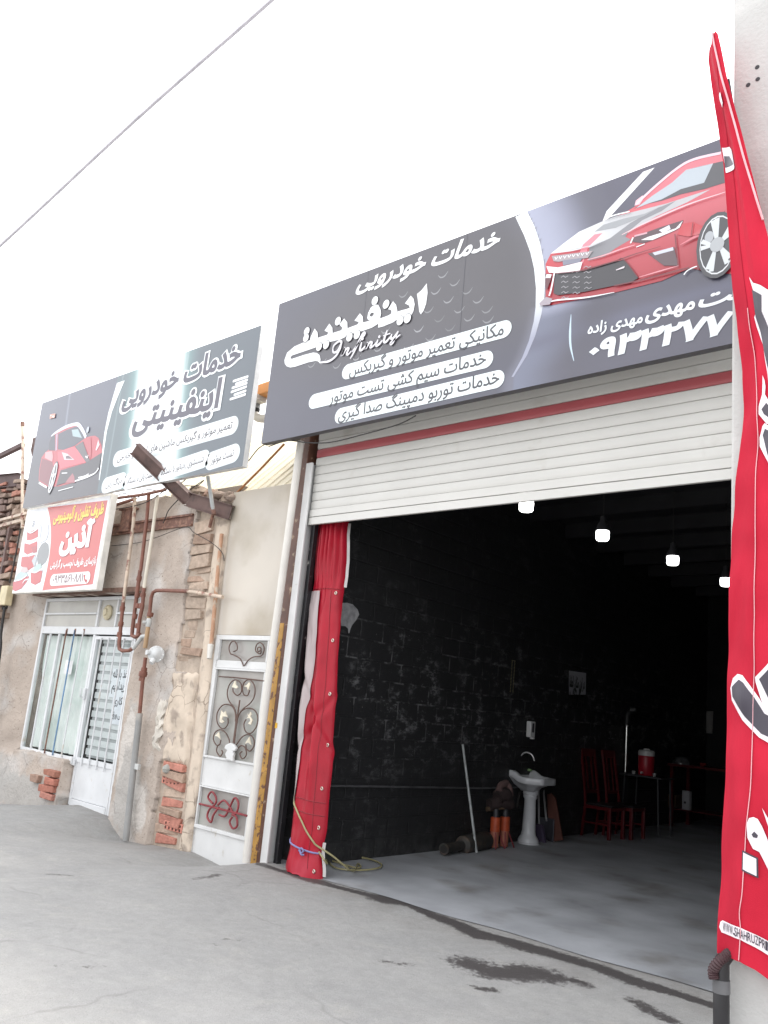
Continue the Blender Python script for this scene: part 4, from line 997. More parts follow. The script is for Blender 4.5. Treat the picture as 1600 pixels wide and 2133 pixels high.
for x0, x1, z0, z1 in ((-5.535, -5.04, .545, 2.12), (-5.0, -4.075, .545, 2.12)):
    MB().add([(x0, FY0+.025, z0), (x1, FY0+.025, z0), (x1, FY0+.025, z1), (x0, FY0+.025, z1)], [(0, 1, 2, 3)]).build('pane', m_glass, win)
for x0, x1 in ((-5.535, -4.075), (-4.03, -3.60), (-3.57, -3.075)):
    MB().box(x0, x1, FY0+.025, FY0+.03, 2.22, 2.575).build('pane', m_dustyglass, win)
def curtain_fn(u, v):
    return (-5.52 + 1.44*u, .235 + .022*math.sin(u*52 + 1.5*math.sin(v*5)) + .02*noise.noise(Vector((u*5, v*3, 0))), .56 + 1.54*v)
MB().grid(curtain_fn, 120, 12).build('net_curtain', M('white_net_curtain', (.78, .80, .78), .8, var=.10, vs=2.5, col2=(.64, .70, .67), thr=(.5, .62), c2scale=2.2), win, smooth=True)
def bar(x0, x1, mt, y=FY0-.012, zb=.52, zt=2.17, r=.010): return MB().tube([(x0, y, zb), (x1, y, zt)], r, 8).build('bar', mt, win)
bar(-4.83, -4.80, m_rust); bar(-4.60, -4.57, M('blue_painted_bar', (.14, .25, .40), .6, var=.25, vs=5, col2=(.06, .06, .07), thr=(.5, .6), c2scale=3)); bar(-4.36, -4.33, m_whitepaint)
for x in (-4.80, -4.57, -4.33): MB().box(x-.022, x+.022, FY0-.0062, FY0-.0042, 2.10, 2.19).build('rust_stain', m_rust, win)
MB().lathe((-3.82, FY0+.022, 2.41), [(.10, 0), (.10, .02), (.085, .035), (.05, .04), (.04, .06), (.01, .062)], 24, (0, -1, 0)).build('vent', M('yellowed_plastic', (.50, .44, .30), .5), win, smooth=True)
MB().box(-4.73, -4.53, FY0+.018, FY0+.0215, 1.58, 1.76).build('sticker', M('white_sticker', (.78, .78, .78), .6), win)
# door leaf
dl = MB()
dl.box(-4.02, -3.98, FY0, FY1, -.02, 2.10).box(-3.98, -3.085, FY0, FY1, 2.055, 2.10).box(-3.115, -3.085, FY0, FY1, -.02, 2.054).box(-3.98, -3.116, FY0, FY1, .50, .56).box(-3.98, -3.116, FY0+.012, FY1, .06, .499).box(-3.98, -3.116, FY0-.008, FY1, -.04, .056)
door = dl.build('door', m_whitepaint, house, bevel=.004)
MB().add([(-3.98, FY0+.03, .56), (-3.116, FY0+.03, .56), (-3.116, FY0+.03, 2.055), (-3.98, FY0+.03, 2.055)], [(0, 1, 2, 3)]).build('pane', m_glass, door)
bl = MB(); z = .60
while z < 2.03:
    for i in range(8): bl.box(-3.975 + i*.108, -3.975 + i*.108 + .107, .232 + .004*(i % 2), .238 + .004*(i % 2), z, z + .078)
    z += .118
bl.build('blind', M('white_blind_slats', (.72, .73, .74), .6, var=.05), door)
MB().box(-3.97, -3.12, .248, .255, .57, 2.05).build('blind_backing', M('grey_blind_backing', (.46, .47, .48), .8), door)
for i in range(4):
    x = -3.83 + .185*i; MB().tube([(x, FY0-.014, .46), (x, FY0-.014, 2.08)], .0105, 8).build('bar', m_whitepaint, door, smooth=True)
MB().box(-4.055, -4.0, FY0-.03, FY0-.005, 1.28, 1.42).tube([(-4.03, FY0-.03, 1.30), (-4.03, FY0-.07, 1.32), (-4.03, FY0-.07, 1.42)], .009, 8).build('handle', m_whitepaint, door, bevel=.003)
MB().box(-4.11, -3.98, FY0-.03, FY0-.004, .455, .535).box(-4.075, -4.015, FY0-.05, FY0-.0305, .47, .56).build('latch', m_whitepaint, door, bevel=.004)
# paper on the door
pp = Art(.222, .0004)
pp.poly([(-3.60, 1.70), (-3.15, 1.70), (-3.15, 1.36), (-3.60, 1.34)], (.80, .81, .86)); pp.poly([(-3.50, 1.36), (-3.15, 1.36), (-3.15, 1.02), (-3.48, 1.02)], (.78, .79, .85))
pp.text('کاغذ باطله', (-3.58, 1.59), (-3.17, 1.60), .10, (.04, .04, .05), .02); pp.text('خریداریم', (-3.56, 1.44), (-3.17, 1.45), .10, (.04, .04, .05), .02)
pp.text('بیکاری', (-3.47, 1.26), (-3.19, 1.27), .09, (.04, .04, .05), .018); pp.text('می ورق', (-3.46, 1.10), (-3.22, 1.11), .08, (.04, .04, .05), .018)
pn = pp.build('paper_notice', m_letter, None); tag(pn, 'white paper notices in bold black writing behind the barred door glass', 'notice')

# ---------------------------------------------------------------- narrow white door beside the garage
DY = .06
nd = thing('metal_door', (-.8, .06, -.1), 'narrow white metal door with curled ironwork over frosted glass', 'door')
f = MB()
f.box(-1.36, -1.205, DY-.02, DY+.05, -.18, 2.135).box(-1.204, -.14, DY-.02, DY+.05, 2.085, 2.135)
f.box(-1.204, -.14, DY-.012, DY+.05, 1.785, 1.865).box(-.345, -.14, DY-.012, DY+.05, -.18, 1.784).box(-.345, -.14, DY-.012, DY+.05, 1.866, 2.084)
f.box(-1.204, -.346, DY-.004, DY+.05, .56, .845).box(-1.204, -.346, DY-.004, DY+.05, -.18, .135)
f.build('frame', m_white, nd, bevel=.005)
tr = MB()
for z0, z1 in ((1.784, 1.765), (.868, .846), (.559, .545), (.172, .136)):
    tr.box(-1.203, -.347, DY-.024, DY+.01, min(z0, z1), max(z0, z1))
for z0, z1 in ((.868, 1.764), (.172, .544), (1.866, 2.084)):
    tr.box(-1.203, -1.180, DY-.022, DY+.01, z0, z1).box(-.370, -.347, DY-.022, DY+.01, z0, z1)
tr.build('glazing_bead', m_white, nd, bevel=.003)
m_frost = M('frosted_door_glass', (.33, .31, .29), .22, var=.12, vs=2.5, col2=(.33, .34, .31), thr=(.45, .65), c2scale=1.6, speck=(55, .74, (.6, .6, .58)))
for z0, z1 in ((1.866, 2.084), (.846, 1.785), (.136, .56)):
    MB().box(-1.19, -.36, DY+.012, DY+.018, z0, z1).build('pane', m_frost, nd)
MB().box(-1.30, -.05, DY+.12, DY+.2, -.2, 3.5).build('passage_wall', m_darkroom, nd)
m_iron = M('brown_wrought_iron', (.10, .052, .038), .5, var=.25, vs=20)
m_redIron = M('dark_red_ironwork', (.22, .028, .035), .5, var=.2, vs=20)
SC = [[(-0.914,1.959),(-0.857,1.981),(-0.867,2.029),(-0.921,2.069),(-0.974,2.055),(-0.999,1.998),(-0.96,1.937),(-0.901,1.925),(-0.782,1.887),(-0.712,1.814)],[(-0.471,1.983),(-0.505,1.969),(-0.518,2.009),(-0.47,2.01),(-0.464,1.95),(-0.543,1.974),(-0.545,2.035),(-0.491,2.063),(-0.427,2.031),(-0.412,1.978),(-0.444,1.93),(-0.569,1.913),(-0.648,1.877),(-0.702,1.821)],[(-0.85,1.579),(-0.831,1.539),(-0.758,1.51),(-0.701,1.553),(-0.73,1.638),(-0.836,1.667),(-0.914,1.616),(-0.935,1.527),(-0.889,1.448),(-0.786,1.381),(-0.737,1.305),(-0.727,1.207),(-0.73,1.036)],[(-0.56,1.574),(-0.586,1.519),(-0.653,1.529),(-0.683,1.594),(-0.657,1.655),(-0.576,1.679),(-0.489,1.617),(-0.471,1.526),(-0.519,1.451),(-0.633,1.378),(-0.689,1.308),(-0.703,1.196),(-0.7,1.026)],[(-0.705,1.466),(-0.71,1.333),(-0.712,1.195),(-0.712,1.031)],[(-0.868,1.269),(-0.856,1.216),(-0.896,1.167),(-0.962,1.161),(-1.042,1.215),(-1.063,1.308),(-1.0,1.387),(-0.904,1.41),(-0.809,1.386),(-0.752,1.324),(-0.736,1.246)],[(-0.559,1.279),(-0.586,1.231),(-0.546,1.163),(-0.459,1.151),(-0.384,1.221),(-0.376,1.312),(-0.441,1.378),(-0.54,1.394),(-0.641,1.364),(-0.693,1.302),(-0.699,1.229)],[(-0.936,1.044),(-0.948,0.996),(-1.002,0.985),(-1.066,1.039),(-1.052,1.107),(-0.97,1.144),(-0.875,1.122),(-0.808,1.069),(-0.782,1.025)],[(-0.52,1.036),(-0.501,0.993),(-0.435,0.981),(-0.39,1.042),(-0.419,1.109),(-0.498,1.135),(-0.588,1.108),(-0.659,1.036),(-0.684,1.002)],[(-0.933,1.004),(-0.977,0.974),(-0.977,0.921),(-0.911,0.881),(-0.875,0.918),(-0.897,0.942)],[(-0.563,0.962),(-0.594,0.933),(-0.544,0.893),(-0.489,0.937),(-0.524,1.004),(-0.59,1.017),(-0.638,0.987)],[(-1.119,1.689),(-0.785,1.69),(-0.333,1.677)]]
for i, P in enumerate(SC):
    r = .0065 if i != 4 else .008
    MB().tube(smooth_path([(a, .035 + .003*(i % 3), b) for a, b in P], 6), r, 7).build('scroll', m_iron, nd, smooth=True)
RS = [[(-1.149,0.375),(-0.358,0.37)],[(-0.924,0.408),(-1.021,0.456),(-0.97,0.518),(-0.886,0.474),(-0.883,0.413),(-0.973,0.34),(-0.988,0.265),(-0.915,0.227),(-0.89,0.303),(-0.814,0.386)],[(-0.84,0.407),(-0.748,0.462),(-0.635,0.411),(-0.561,0.351),(-0.512,0.405),(-0.517,0.475),(-0.584,0.507),(-0.637,0.423),(-0.696,0.319),(-0.799,0.316)],[(-0.585,0.323),(-0.615,0.272),(-0.554,0.222),(-0.491,0.255),(-0.517,0.333),(-0.59,0.346)]]
for P in RS:
    MB().tube(smooth_path([(a, .033, b) for a, b in P], 6), .011, 7).build('scroll', m_redIron, nd, smooth=True)
lv = MB()
for P in [[(-0.834,1.592),(-0.802,1.654),(-0.786,1.655),(-0.772,1.615),(-0.729,1.594),(-0.753,1.579),(-0.799,1.587)],[(-0.639,1.608),(-0.589,1.624),(-0.558,1.655),(-0.537,1.633),(-0.546,1.6),(-0.562,1.572),(-0.585,1.604)],[(-0.972,1.247),(-0.963,1.308),(-0.965,1.341),(-0.92,1.318),(-0.891,1.34),(-0.873,1.308),(-0.845,1.283),(-0.924,1.284),(-0.933,1.25),(-0.89,1.233),(-0.92,1.214),(-0.961,1.221)],[(-0.52,1.339),(-0.501,1.321),(-0.477,1.362),(-0.457,1.337),(-0.474,1.317),(-0.43,1.281),(-0.447,1.235),(-0.496,1.244),(-0.459,1.272),(-0.475,1.297),(-0.522,1.294),(-0.505,1.314)],[(-1.014,1.076),(-0.956,1.121),(-0.936,1.083),(-0.918,1.052),(-0.968,1.074)],[(-0.503,1.044),(-0.461,1.099),(-0.449,1.116),(-0.403,1.04),(-0.454,1.061)]]:
    lv.prism(P, .012, .022)
lv.build('leaf_ornament', M('chalky_white_gold', (.66, .60, .48), .5, var=.15, vs=20), nd)
MB().prism([(-0.802,0.859),(-0.756,0.874),(-0.792,0.912),(-0.763,0.954),(-0.815,0.969),(-0.8,1.003),(-0.73,1.032),(-0.661,1.016),(-0.623,0.987),(-0.639,0.96),(-0.676,0.956),(-0.648,0.927),(-0.657,0.894),(-0.649,0.853),(-0.721,0.861)], .0, .03).build('finial', m_white, nd, bevel=.006)

pan = MB().box(-1.30, -.14, .045, .075, 2.137, 3.755)
m_panel = M('stained_cream_sheet', (.50, .455, .395), .3, var=.12, vs=.8, col2=(.33, .275, .20), thr=(.47, .68), c2scale=1.0)
tag(pan.build('cream_panel', m_panel, None, bevel=.003), 'tall stained cream sheet panel above the narrow white door', 'panel')

# ---------------------------------------------------------------- drain pipe and gutter
dp = thing('drain_pipe', (-.1, -.12, 0), 'long cream plastic drainpipe running down beside the white door', 'pipe')
MB().tube([(-0.1,-0.12,-0.011),(-0.102,-0.12,0.104),(-0.099,-0.12,1.576),(-0.071,-0.12,2.695),(-0.034,-0.12,4.133)], .039, 16).build('pipe', m_cream, dp, smooth=True)
for p, q in [[(-0.102,-0.12,0.053),(-0.102,-0.12,0.095)],[(-0.102,-0.12,1.35),(-0.102,-0.12,1.391)]]: MB().tube([p, q], .041, 16).build('joint', m_cream, dp, smooth=True)
gt = thing('rain_gutter', (-.7, -.1, 4.8), 'orange gutter end poking out behind the dark billboard', 'gutter')
G0, G1 = [(-1.048,-0.1,4.823),(-0.548,-0.1,4.843)]
MB().beam(G0, G1, .16, .13).build('channel', M('orange_enamel', (.62, .27, .08), .45, var=.12, vs=4), gt, bevel=.01)
G2 = [(-0.903,-0.12,4.738)][0]
MB().beam((G2[0]-.06, G2[1]-.04, G2[2]), (G2[0]+.13, G2[1]-.04, G2[2]+.005), .20, .07).build('end_cap', m_cream, gt, bevel=.008)
q = [(-0.915,-0.1,4.718),(-0.907,-0.1,4.592),(-0.748,-0.1,4.509),(-0.483,-0.1,4.487)]
MB().tube([q[0], (q[0][0], q[0][1], q[1][2]+.05)], .055, 14).build('outlet', m_galv, gt, smooth=True)
MB().tube([(q[0][0], q[0][1], q[1][2]+.055), (q[0][0]+.01, q[0][1], q[1][2]-.04)], [.058, .045], 12).build('tape_wrap', m_cable, gt, smooth=True)
MB().tube(smooth_path([q[1], (q[1][0]+.05, q[1][1], q[1][2]-.05), q[2], q[3]], 5), .048, 14).build('elbow', m_cream, gt, smooth=True)
MB().box(-.62, -.2, .0, .1, 4.56, 4.76).build('fascia', M('dark_purple_steel', (.07, .05, .065), .5), gt)

# ---------------------------------------------------------------- gas pipework on the clay wall
m_gas = M('red_brown_pipe_paint', (.175, .065, .042), .5, var=.2, vs=12, bump=.1)
m_gaspale = M('pale_worn_pipe', (.52, .42, .33), .5, var=.25, vs=7, col2=(.24, .11, .08), thr=(.54, .62), c2scale=11)
m_greyfit = M('grey_pipe_fitting', (.48, .49, .48), .5, var=.15, vs=14)
gas = thing('gas_pipework', (-2.3, -.1, 0), 'rusty brown gas pipes and white regulator running down the clay wall', 'pipework')
GY = -.10
def gp(pts, r, mt, name='pipe', k=1):
    P = [(a, GY, b) for a, b in pts]
    if k > 1: P = smooth_path(P, k)
    return MB().tube(P, r, 10).build(name, mt, gas, smooth=True)
gp([(-3.823,3.772),(-3.168,3.827)], .022, m_gas)
gp([(-3.183,3.841),(-3.119,3.502),(-3.06,2.495)], .022, m_gaspale)
gp([(-3.065,2.513),(-3.006,1.983),(-2.978,1.926),(-2.895,1.904),(-2.746,1.914),(-2.652,1.956)], .023, m_gas)
gp([(-2.669,1.944),(-2.584,2.014),(-2.52,2.083),(-2.429,2.089)], .026, m_greyfit, 'elbow')
gp([(-2.863,3.853),(-2.821,3.541),(-2.775,2.874)], .022, m_gas)
gp([(-2.789,2.887),(-2.773,2.491),(-2.757,2.172),(-2.744,2.091),(-2.665,2.075),(-2.568,2.105)], .024, m_gas)
gp([(-2.66,3.821),(-2.638,3.345),(-2.641,2.664)], .022, M('cream_worn_pipe', (.62, .57, .48), .5, var=.12, vs=6))
gp([(-2.646,2.682),(-2.612,2.448),(-2.63,2.287),(-2.615,2.087)], .023, m_gas)
gp([(-3.859,3.887),(-2.976,3.864),(-2.496,3.877)], .02, m_gas)
gp([(-2.429,2.315),(-2.451,2.544),(-2.427,2.607),(-2.361,2.628),(-2.168,2.624),(-1.681,2.602)], .022, m_gas)
gp([(-1.709,2.603),(-1.445,2.575),(-1.047,2.525)], .022, m_gaspale)
gp([(-2.42,1.949),(-2.421,2.174),(-2.434,2.332)], .026, M('brass_pipe', (.34, .22, .12), .45, var=.15))
gp([(-2.323,1.203),(-2.364,1.564),(-2.379,1.839)], .022, m_gas)
gp([(-2.219,-0.162),(-2.269,0.453),(-2.324,1.208)], .036, M('grey_conduit', (.27, .27, .265), .6, var=.12, vs=5, col2=(.38, .36, .33), thr=(.55, .7), c2scale=3), 'conduit')
def coupling(px, r=.033, h=.06, tilt=.10, mt=m_gas):
    MB().tube([(px[0]-tilt*h/2, GY, px[1]-h/2), (px[0], GY, px[1]), (px[0]+tilt*h/2, GY, px[1]+h/2)], [r*.92, r, r*.92], 10).build('coupling', mt, gas, smooth=True)
for q in [(-3.059,2.418),(-3.036,2.228),(-3.03,2.099),(-2.782,2.786),(-2.766,2.579),(-2.746,2.322),(-2.708,2.449),(-2.649,2.207),(-2.638,2.576),(-2.633,2.449)]: coupling(q)
for q in [(-2.417,2.344)]: coupling(q, .04, .05)
for q in [(-2.378,1.651)]: coupling(q, .05, .06); coupling((q[0]+.008, q[1]+.05), .036, .05); coupling((q[0]-.008, q[1]-.055), .036, .05)
q = (-2.421,2.247)
MB().lathe((q[0], GY, q[1]), [(.028, -.05), (.034, -.02), (.034, .02), (.028, .05)], 12).lathe((q[0]-.01, GY-.03, q[1]), [(.018, 0), (.018, .04)], 10, (-.4, -1, 0)).build('valve', m_greyfit, gas, smooth=True)
q = (-2.162,1.884)
rg = MB().lathe((q[0], -.10, q[1]), [(.03, -.02), (.092, -.005), (.097, .012), (.092, .026), (.055, .042), (.03, .07), (.01, .075)], 24, (.75, -.65, 0))
rg.lathe((q[0]-.03, -.12, q[1]+.01), [(.03, 0), (.034, .02), (.03, .09)], 12, (-.1, -1, 0)).lathe((q[0]+.01, -.12, q[1]-.05), [(.02, 0), (.035, .02), (.03, .07)], 12, (.1, -.6, -.8)).tube([(q[0]-.13, -.10, q[1]+.02), (q[0]+.02, -.10, q[1]+.01)], .026, 10)
rgo = rg.build('regulator', M('light_grey_casting', (.56, .57, .57), .45, var=.08), gas, smooth=True)
bt = MB()
for k in range(8):
    t = 2*math.pi*k/8; u = Vector((.65, .75, 0)); w_ = Vector((0, 0, 1)); n_ = Vector((.75, -.65, 0)).normalized()
    bt.lathe(Vector((q[0], -.10, q[1])) + (u*math.cos(t) + w_*math.sin(t))*.082 + n_*.024, [(.008, 0), (.008, .012)], 6, n_)
bt.build('bolt', m_steel, rgo)
sp_ = MB().box(-2.30, -2.17, GY-.012, GY+.02, .60, .66).build('pipe_clip', m_greyfit, gas)
op = thing('plastic_conduit', (-1.3, -.03, 2.0), 'peeling orange pipe strip with a white plug at the corner of the clay wall', 'pipe')
MB().tube([(-1.319,-0.03,3.258),(-1.292,-0.03,2.777),(-1.258,-0.03,2.349),(-1.233,-0.03,2.009)], .022, 10).build('pipe', M('peeling_orange_paint', (.47, .27, .17), .7, var=.2, vs=9, col2=(.46, .38, .30), thr=(.5, .6), c2scale=9, bump=.3), op, smooth=True)
MB().tube([(-1.244,-0.03,2.019),(-1.208,-0.05,1.868)], [.034, .026], 10).build('plug', m_cream, op, smooth=True)

# ---------------------------------------------------------------- crooked steel beam
sb = thing('steel_beam', (-1.3, -.1, 3.5), 'crooked brown steel beam sticking up from the broken roof corner', 'beam')
B0, B1, B2 = [(-1.243,0.0,3.503),(-1.886,-0.16,3.683),(-2.457,-0.62,4.252)]
def ibeam(mb, a, b, h=.15, fw=.075):
    a, b = Vector(a), Vector(b); d = (b-a).normalized(); side = Vector((0, -1, 0)); side = (side - d*side.dot(d)).normalized(); up = side.cross(d); up = -up if up.z < 0 else up
    mb.beam(a, b, .012, h, up=up)
    for s in (-1, 1):
        mb.beam(a + up*s*(h/2 + .005), b + up*s*(h/2 + .005), fw, .0095, up=up)
ib = MB(); ibeam(ib, B0, B1); ib.build('lower_length', m_beam, sb)
ib = MB(); ibeam(ib, B1, B2, .13, .085); ib.build('upper_length', m_beam, sb)
st_ = thing('pipe_stub', (-1.6, -.12, 3.5), 'short grey upright pipe holding the teal billboard above the rubble', 'post')
MB().tube([(-1.39,-0.14,3.517),(-1.497,-0.2,3.907)], .022, 12).build('pipe', m_galv, st_, smooth=True)
MB().tube([(-1.373,-0.13,3.462),(-1.404,-0.14,3.541)], .026, 10).build('socket', m_rust, st_, smooth=True)
MB().tube([(-1.538,-0.05,3.348),(-1.433,-0.1,3.508)], .02, 8).build('stub', m_rust, st_, smooth=True)

# ---------------------------------------------------------------- wires
def wire(pts, r, label, mt=None, name='wire', k=6, group=None):
    o = MB().tube(smooth_path(pts, k), r, 6).build(name, mt or m_cable, None, smooth=True)
    return tag(o, label, 'wire', group)
wire([(-4.417,-3.0,4.948),(-1.26,-3.0,5.385),(0.969,-3.0,5.739),(2.575,-3.0,5.936),(3.405,-3.0,6.073)], .014, 'thick overhead cable crossing the white sky', M('pale_grey_cable', (.62, .60, .65), .6))
wire([(-3.7,-0.03,3.259),(-2.996,-0.05,3.257),(-2.577,-0.05,3.304),(-2.03,-0.05,3.384),(-1.826,-0.05,3.3),(-1.454,-0.06,3.161),(-1.231,-0.06,3.039),(-1.165,-0.06,2.938)], .0045, 'thin black wire looping across the clay wall and brick corner')
wire([(-3.725,-0.1,3.73),(-2.91,-0.12,3.741),(-2.273,-0.15,3.901),(-1.826,-0.2,3.986),(-1.374,-0.25,3.947),(-1.104,-0.3,3.913)], .006, 'black wire sagging under the teal billboard')
wire([(-2.259,-0.05,3.745),(-2.418,-0.06,3.625),(-2.466,-0.06,3.533),(-2.516,-0.05,3.467)], .006, 'short wire curling down below the crooked beam')
wire([(-2.337,-0.1,3.861),(-2.077,-0.12,3.947),(-1.918,-0.14,4.012),(-1.633,-0.16,3.933),(-1.495,-0.2,3.975)], .006, 'tangled wire loop over the rubble beside the grey pipe stub')
wire([(-2.179,-0.08,3.76),(-1.843,-0.1,3.868),(-1.681,-0.12,3.903),(-1.84,-0.1,3.856),(-2.09,-0.1,3.883),(-2.17,-0.1,3.843)], .005, 'second tangled wire among the rubble stones')
wire([(-3.835,-0.05,3.929),(-3.515,-0.05,3.944),(-3.235,-0.06,3.836),(-3.005,-0.06,3.94),(-2.721,-0.06,3.898),(-2.455,-0.1,3.922)], .006, 'wire bundle along the roof edge behind the brown pipes')
wire([(-0.327,-0.3,4.07),(0.0,-0.32,4.08),(0.325,-0.34,4.007),(0.676,-0.34,3.961),(1.136,-0.35,3.972),(1.562,-0.36,3.995),(1.77,-0.37,4.039)], .006, 'thin cable drooping below the dark billboard onto the shutter')
wire([(-0.774,-0.2,3.997),(-0.632,-0.2,4.114),(-0.438,-0.25,4.132)], .006, 'short cable between the two billboards above the yellow roof', m_wirewarm)

# ---------------------------------------------------------------- ramshackle lot at the far end
m_oldb = M('purple_brown_steel', (.10, .062, .06), .7, var=.25, vs=6, bump=.2)
lot = thing('ruined_wall', (-7.4, .1, 0), 'ruined rubble wall with rusty beams beyond the red cookware sign', 'wall')
rw = MB(); z = 2.2
while z < 4.45:
    x = -8.6
    while x < -6.62:
        ww = rnd.uniform(.14, .3); c = rnd.choice([(.27, .20, .165), (.34, .26, .21), (.40, .20, .155), (.22, .16, .14)])
        rw.obox((x + ww/2, .02 + rnd.uniform(-.05, .05), z + .04), (ww-.02, .25, rnd.uniform(.05, .085)), (0, rnd.uniform(-.12, .12), rnd.uniform(-.15, .15)), c, .012)
        x += ww
    z += rnd.uniform(.085, .11)
MB().box(-8.6, -6.6, .12, .5, -.3, 4.35).build('core', M('dark_mud', (.20, .16, .14), .95, bump=.5), lot)  # plain dark mud colour behind the rubble
rw.build('rubble', m_brickcol, lot, cols=True, bevel=.008)
MB().box(-6.83, -6.40, .02, .35, 3.7, 4.46).build('plaster_pier', m_paleplaster, lot, bevel=.02)
ib = MB(); ibeam(ib, (-8.607,-0.1,4.615), (-6.721,-0.1,4.472), .20, .1); ib.build('beam', m_oldb, lot)
MB().beam((-8.505,-0.12,3.678), (-6.084,-0.12,3.798), .05, .05).beam((-8.069,-0.16,3.786), (-6.03,-0.16,3.873), .04, .04).build('rail', m_gaspale, lot)
MB().beam((-6.671,-0.1,2.0), (-6.702,-0.1,3.7), .06, .06, up=(0, 1, 0)).build('strut', m_beam, lot)
MB().beam((-8.168,-0.1,4.928), (-6.827,-0.1,5.061), .07, .07).build('top_rail', m_oldb, lot)
po = thing('steel_pole', (-6.9, -.15, 3.3), 'thin weathered pole standing up past the far end of the teal billboard', 'pole')
MB().tube([(-6.166,-0.15,3.65),(-6.532,-0.15,4.554),(-6.698,-0.15,5.005),(-6.874,-0.15,5.399)], .026, 10).build('shaft', m_gaspale, po, smooth=True)
MB().tube([(-6.86,-0.15,5.364),(-6.887,-0.15,5.433)], .034, 10).build('cap', m_rust, po, smooth=True)
bx = thing('brick_chimney', (-6.5, .2, 4.4), 'crumbling brown brick chimney stump beside the thin pole', 'chimney')
def chim(u, v):
    t = 2*math.pi*u; z = 4.40 + .78*v; r = (.17 + .06*sstep(.45, .75, v) + .10*sstep(.25, 0, v)); 
    return (-6.47 + r*math.copysign(abs(math.cos(t))**.5, math.cos(t)) - .10*v + .03*noise.noise(Vector((u*6, v*5, 0))), .2 + r*math.copysign(abs(math.sin(t))**.5, math.sin(t)), z + .05*noise.noise(Vector((math.cos(t)*2, math.sin(t)*2, 3)))*v)
cm = MB().grid(chim, 28, 12); cm.f.append(tuple(29*12 + i for i in range(28))); cm.build('stack', m_beam, bx, smooth=True)
MB().box(-6.72, -6.45, .08, .3, 5.14, 5.24).build('top_stone', m_cement, bx, bevel=.015)
mt_ = thing('junction_box', (-6.3, -.1, 2.5), 'small cream cable junction box below the corner of the red sign', 'box')
J = [(-6.421,2.49),(-6.227,2.76)]
MB().box(J[0][0]-.03, J[0][0]+.19, -.18, -.07, J[0][1], J[1][1]+.02).build('cover', M('yellowed_box_plastic', (.55, .47, .30), .5), mt_, bevel=.01)
MB().tube([(J[0][0]+.03, -.11, J[0][1]), (J[0][0]+.0, -.11, J[0][1]-.05)], .018, 8).build('gland', m_cable, mt_, smooth=True)
MB().tube([(J[0][0]+.13, -.11, J[0][1]), (J[0][0]+.12, -.11, J[0][1]-.05)], .018, 8).build('gland', m_cable, mt_, smooth=True)
wire([(-6.251,-0.14,3.807),(-6.252,-0.14,3.145),(-6.277,-0.14,2.819)], .012, 'dark cable dropping to the cream junction box')
wire([(-6.286,-0.14,2.461),(-6.248,-0.14,2.072),(-6.16,-0.14,1.794),(-6.109,-0.12,0.846)], .022, 'thick dark cable hanging below the cream junction box')

# ---------------------------------------------------------------- red tarpaulin curtain tied at the garage mouth
m_tarp = M('red_tarpaulin', (.34, .006, .020), .38, var=.15, vs=2.5, spec=.28, col2=(.33, .03, .05), thr=(.60, .80), c2scale=2.5)
tarp = thing('tarpaulin_curtain', (.4, .0, 0), 'gathered red tarpaulin curtain tied with blue cord beside the garage opening', 'curtain')
TB = [(0.369,0.055),(0.799,0.027)]; TT = [(0.012,3.306),(0.44,3.293)]
def tarp_xy(u, z):
    t = z / 3.35
    xl = TB[0][0] + (TT[0][0]-TB[0][0])*t; xr = TB[1][0] + (TT[1][0]-TB[1][0])*t
    pinch = .06*math.exp(-((z-.23)/.12)**2); xl += pinch*.3 - .05*sstep(.5, .0, z); xr -= pinch*.5
    x = xl + (xr-xl)*u
    depth = (.13 - .04*t) * (1 - (2*u-1)**2)**.55
    y = .03 + .20*t - depth
    pl = sstep(2.3, 3.1, z)
    y += (.010 + .012*pl) * math.sin(u*44 + 1.2*math.sin(z*.9)) * pl
    y += .012*math.sin(u*13 + 2*z) * (1-pl) * sstep(.3, .8, z)
    y += .045*math.exp(-((u - .42 - .05*math.sin(z*1.3))/.09)**2)*sstep(.5, 1.1, z)*sstep(2.75, 2.2, z) - .02*math.exp(-((u - .68)/.1)**2)*sstep(.5, 1.1, z)
    y += .022*math.exp(-(((z - 1.45) + (u - .5)*.7)/.06)**2) + .018*math.exp(-(((z - 1.30) - (u - .5)*.6)/.05)**2)
    y += .026*noise.noise(Vector((u*3, z*2.4, 3))) + .006*noise.noise(Vector((u*9, z*8, 1)))
    x += .014*noise.noise(Vector((u*2, z*2.2, 8)))
    return x, y
def tarp_fn(u, v):
    z = .012 + (3.33-.012)*v; z0 = z
    x, y = tarp_xy(u, z)
    if v == 0: z0 += .015*noise.noise(Vector((u*6, 0, 0))) + .012 * math.sin(u*3.1)
    return (x, y, z0 - .035*u*(1-v))
tc_ = MB().grid(tarp_fn, 70, 150).build('cloth', m_tarp, tarp, smooth=True, angle=180)
def on_tarp(u, z, off=.004):
    x, y = tarp_xy(u, z); return (x, y - off, z - .035*u*(1 - z/3.33))
cl = MB().grid(lambda u, v: on_tarp(.06 + (.22 + .16*sstep(.55, 2.6, .62 + v*1.98))*u, .62 + v*1.98, .016), 14, 60)
cl.build('clear_strip', M('cloudy_clear_plastic', (.36, .30, .30), .25, var=.08, vs=3), tarp, smooth=True)
sm = MB()
for z in (2.62, .66, .55):
    sm.tube([on_tarp(.02 + .96*i/24, z, .003) for i in range(25)], .004, 5)
sm.tube([on_tarp(.80, .1 + 2.5*i/40, .003) for i in range(41)], .003, 5)
sm.build('seam', M('dark_red_seam', (.24, .01, .02), .5), tarp, smooth=True)
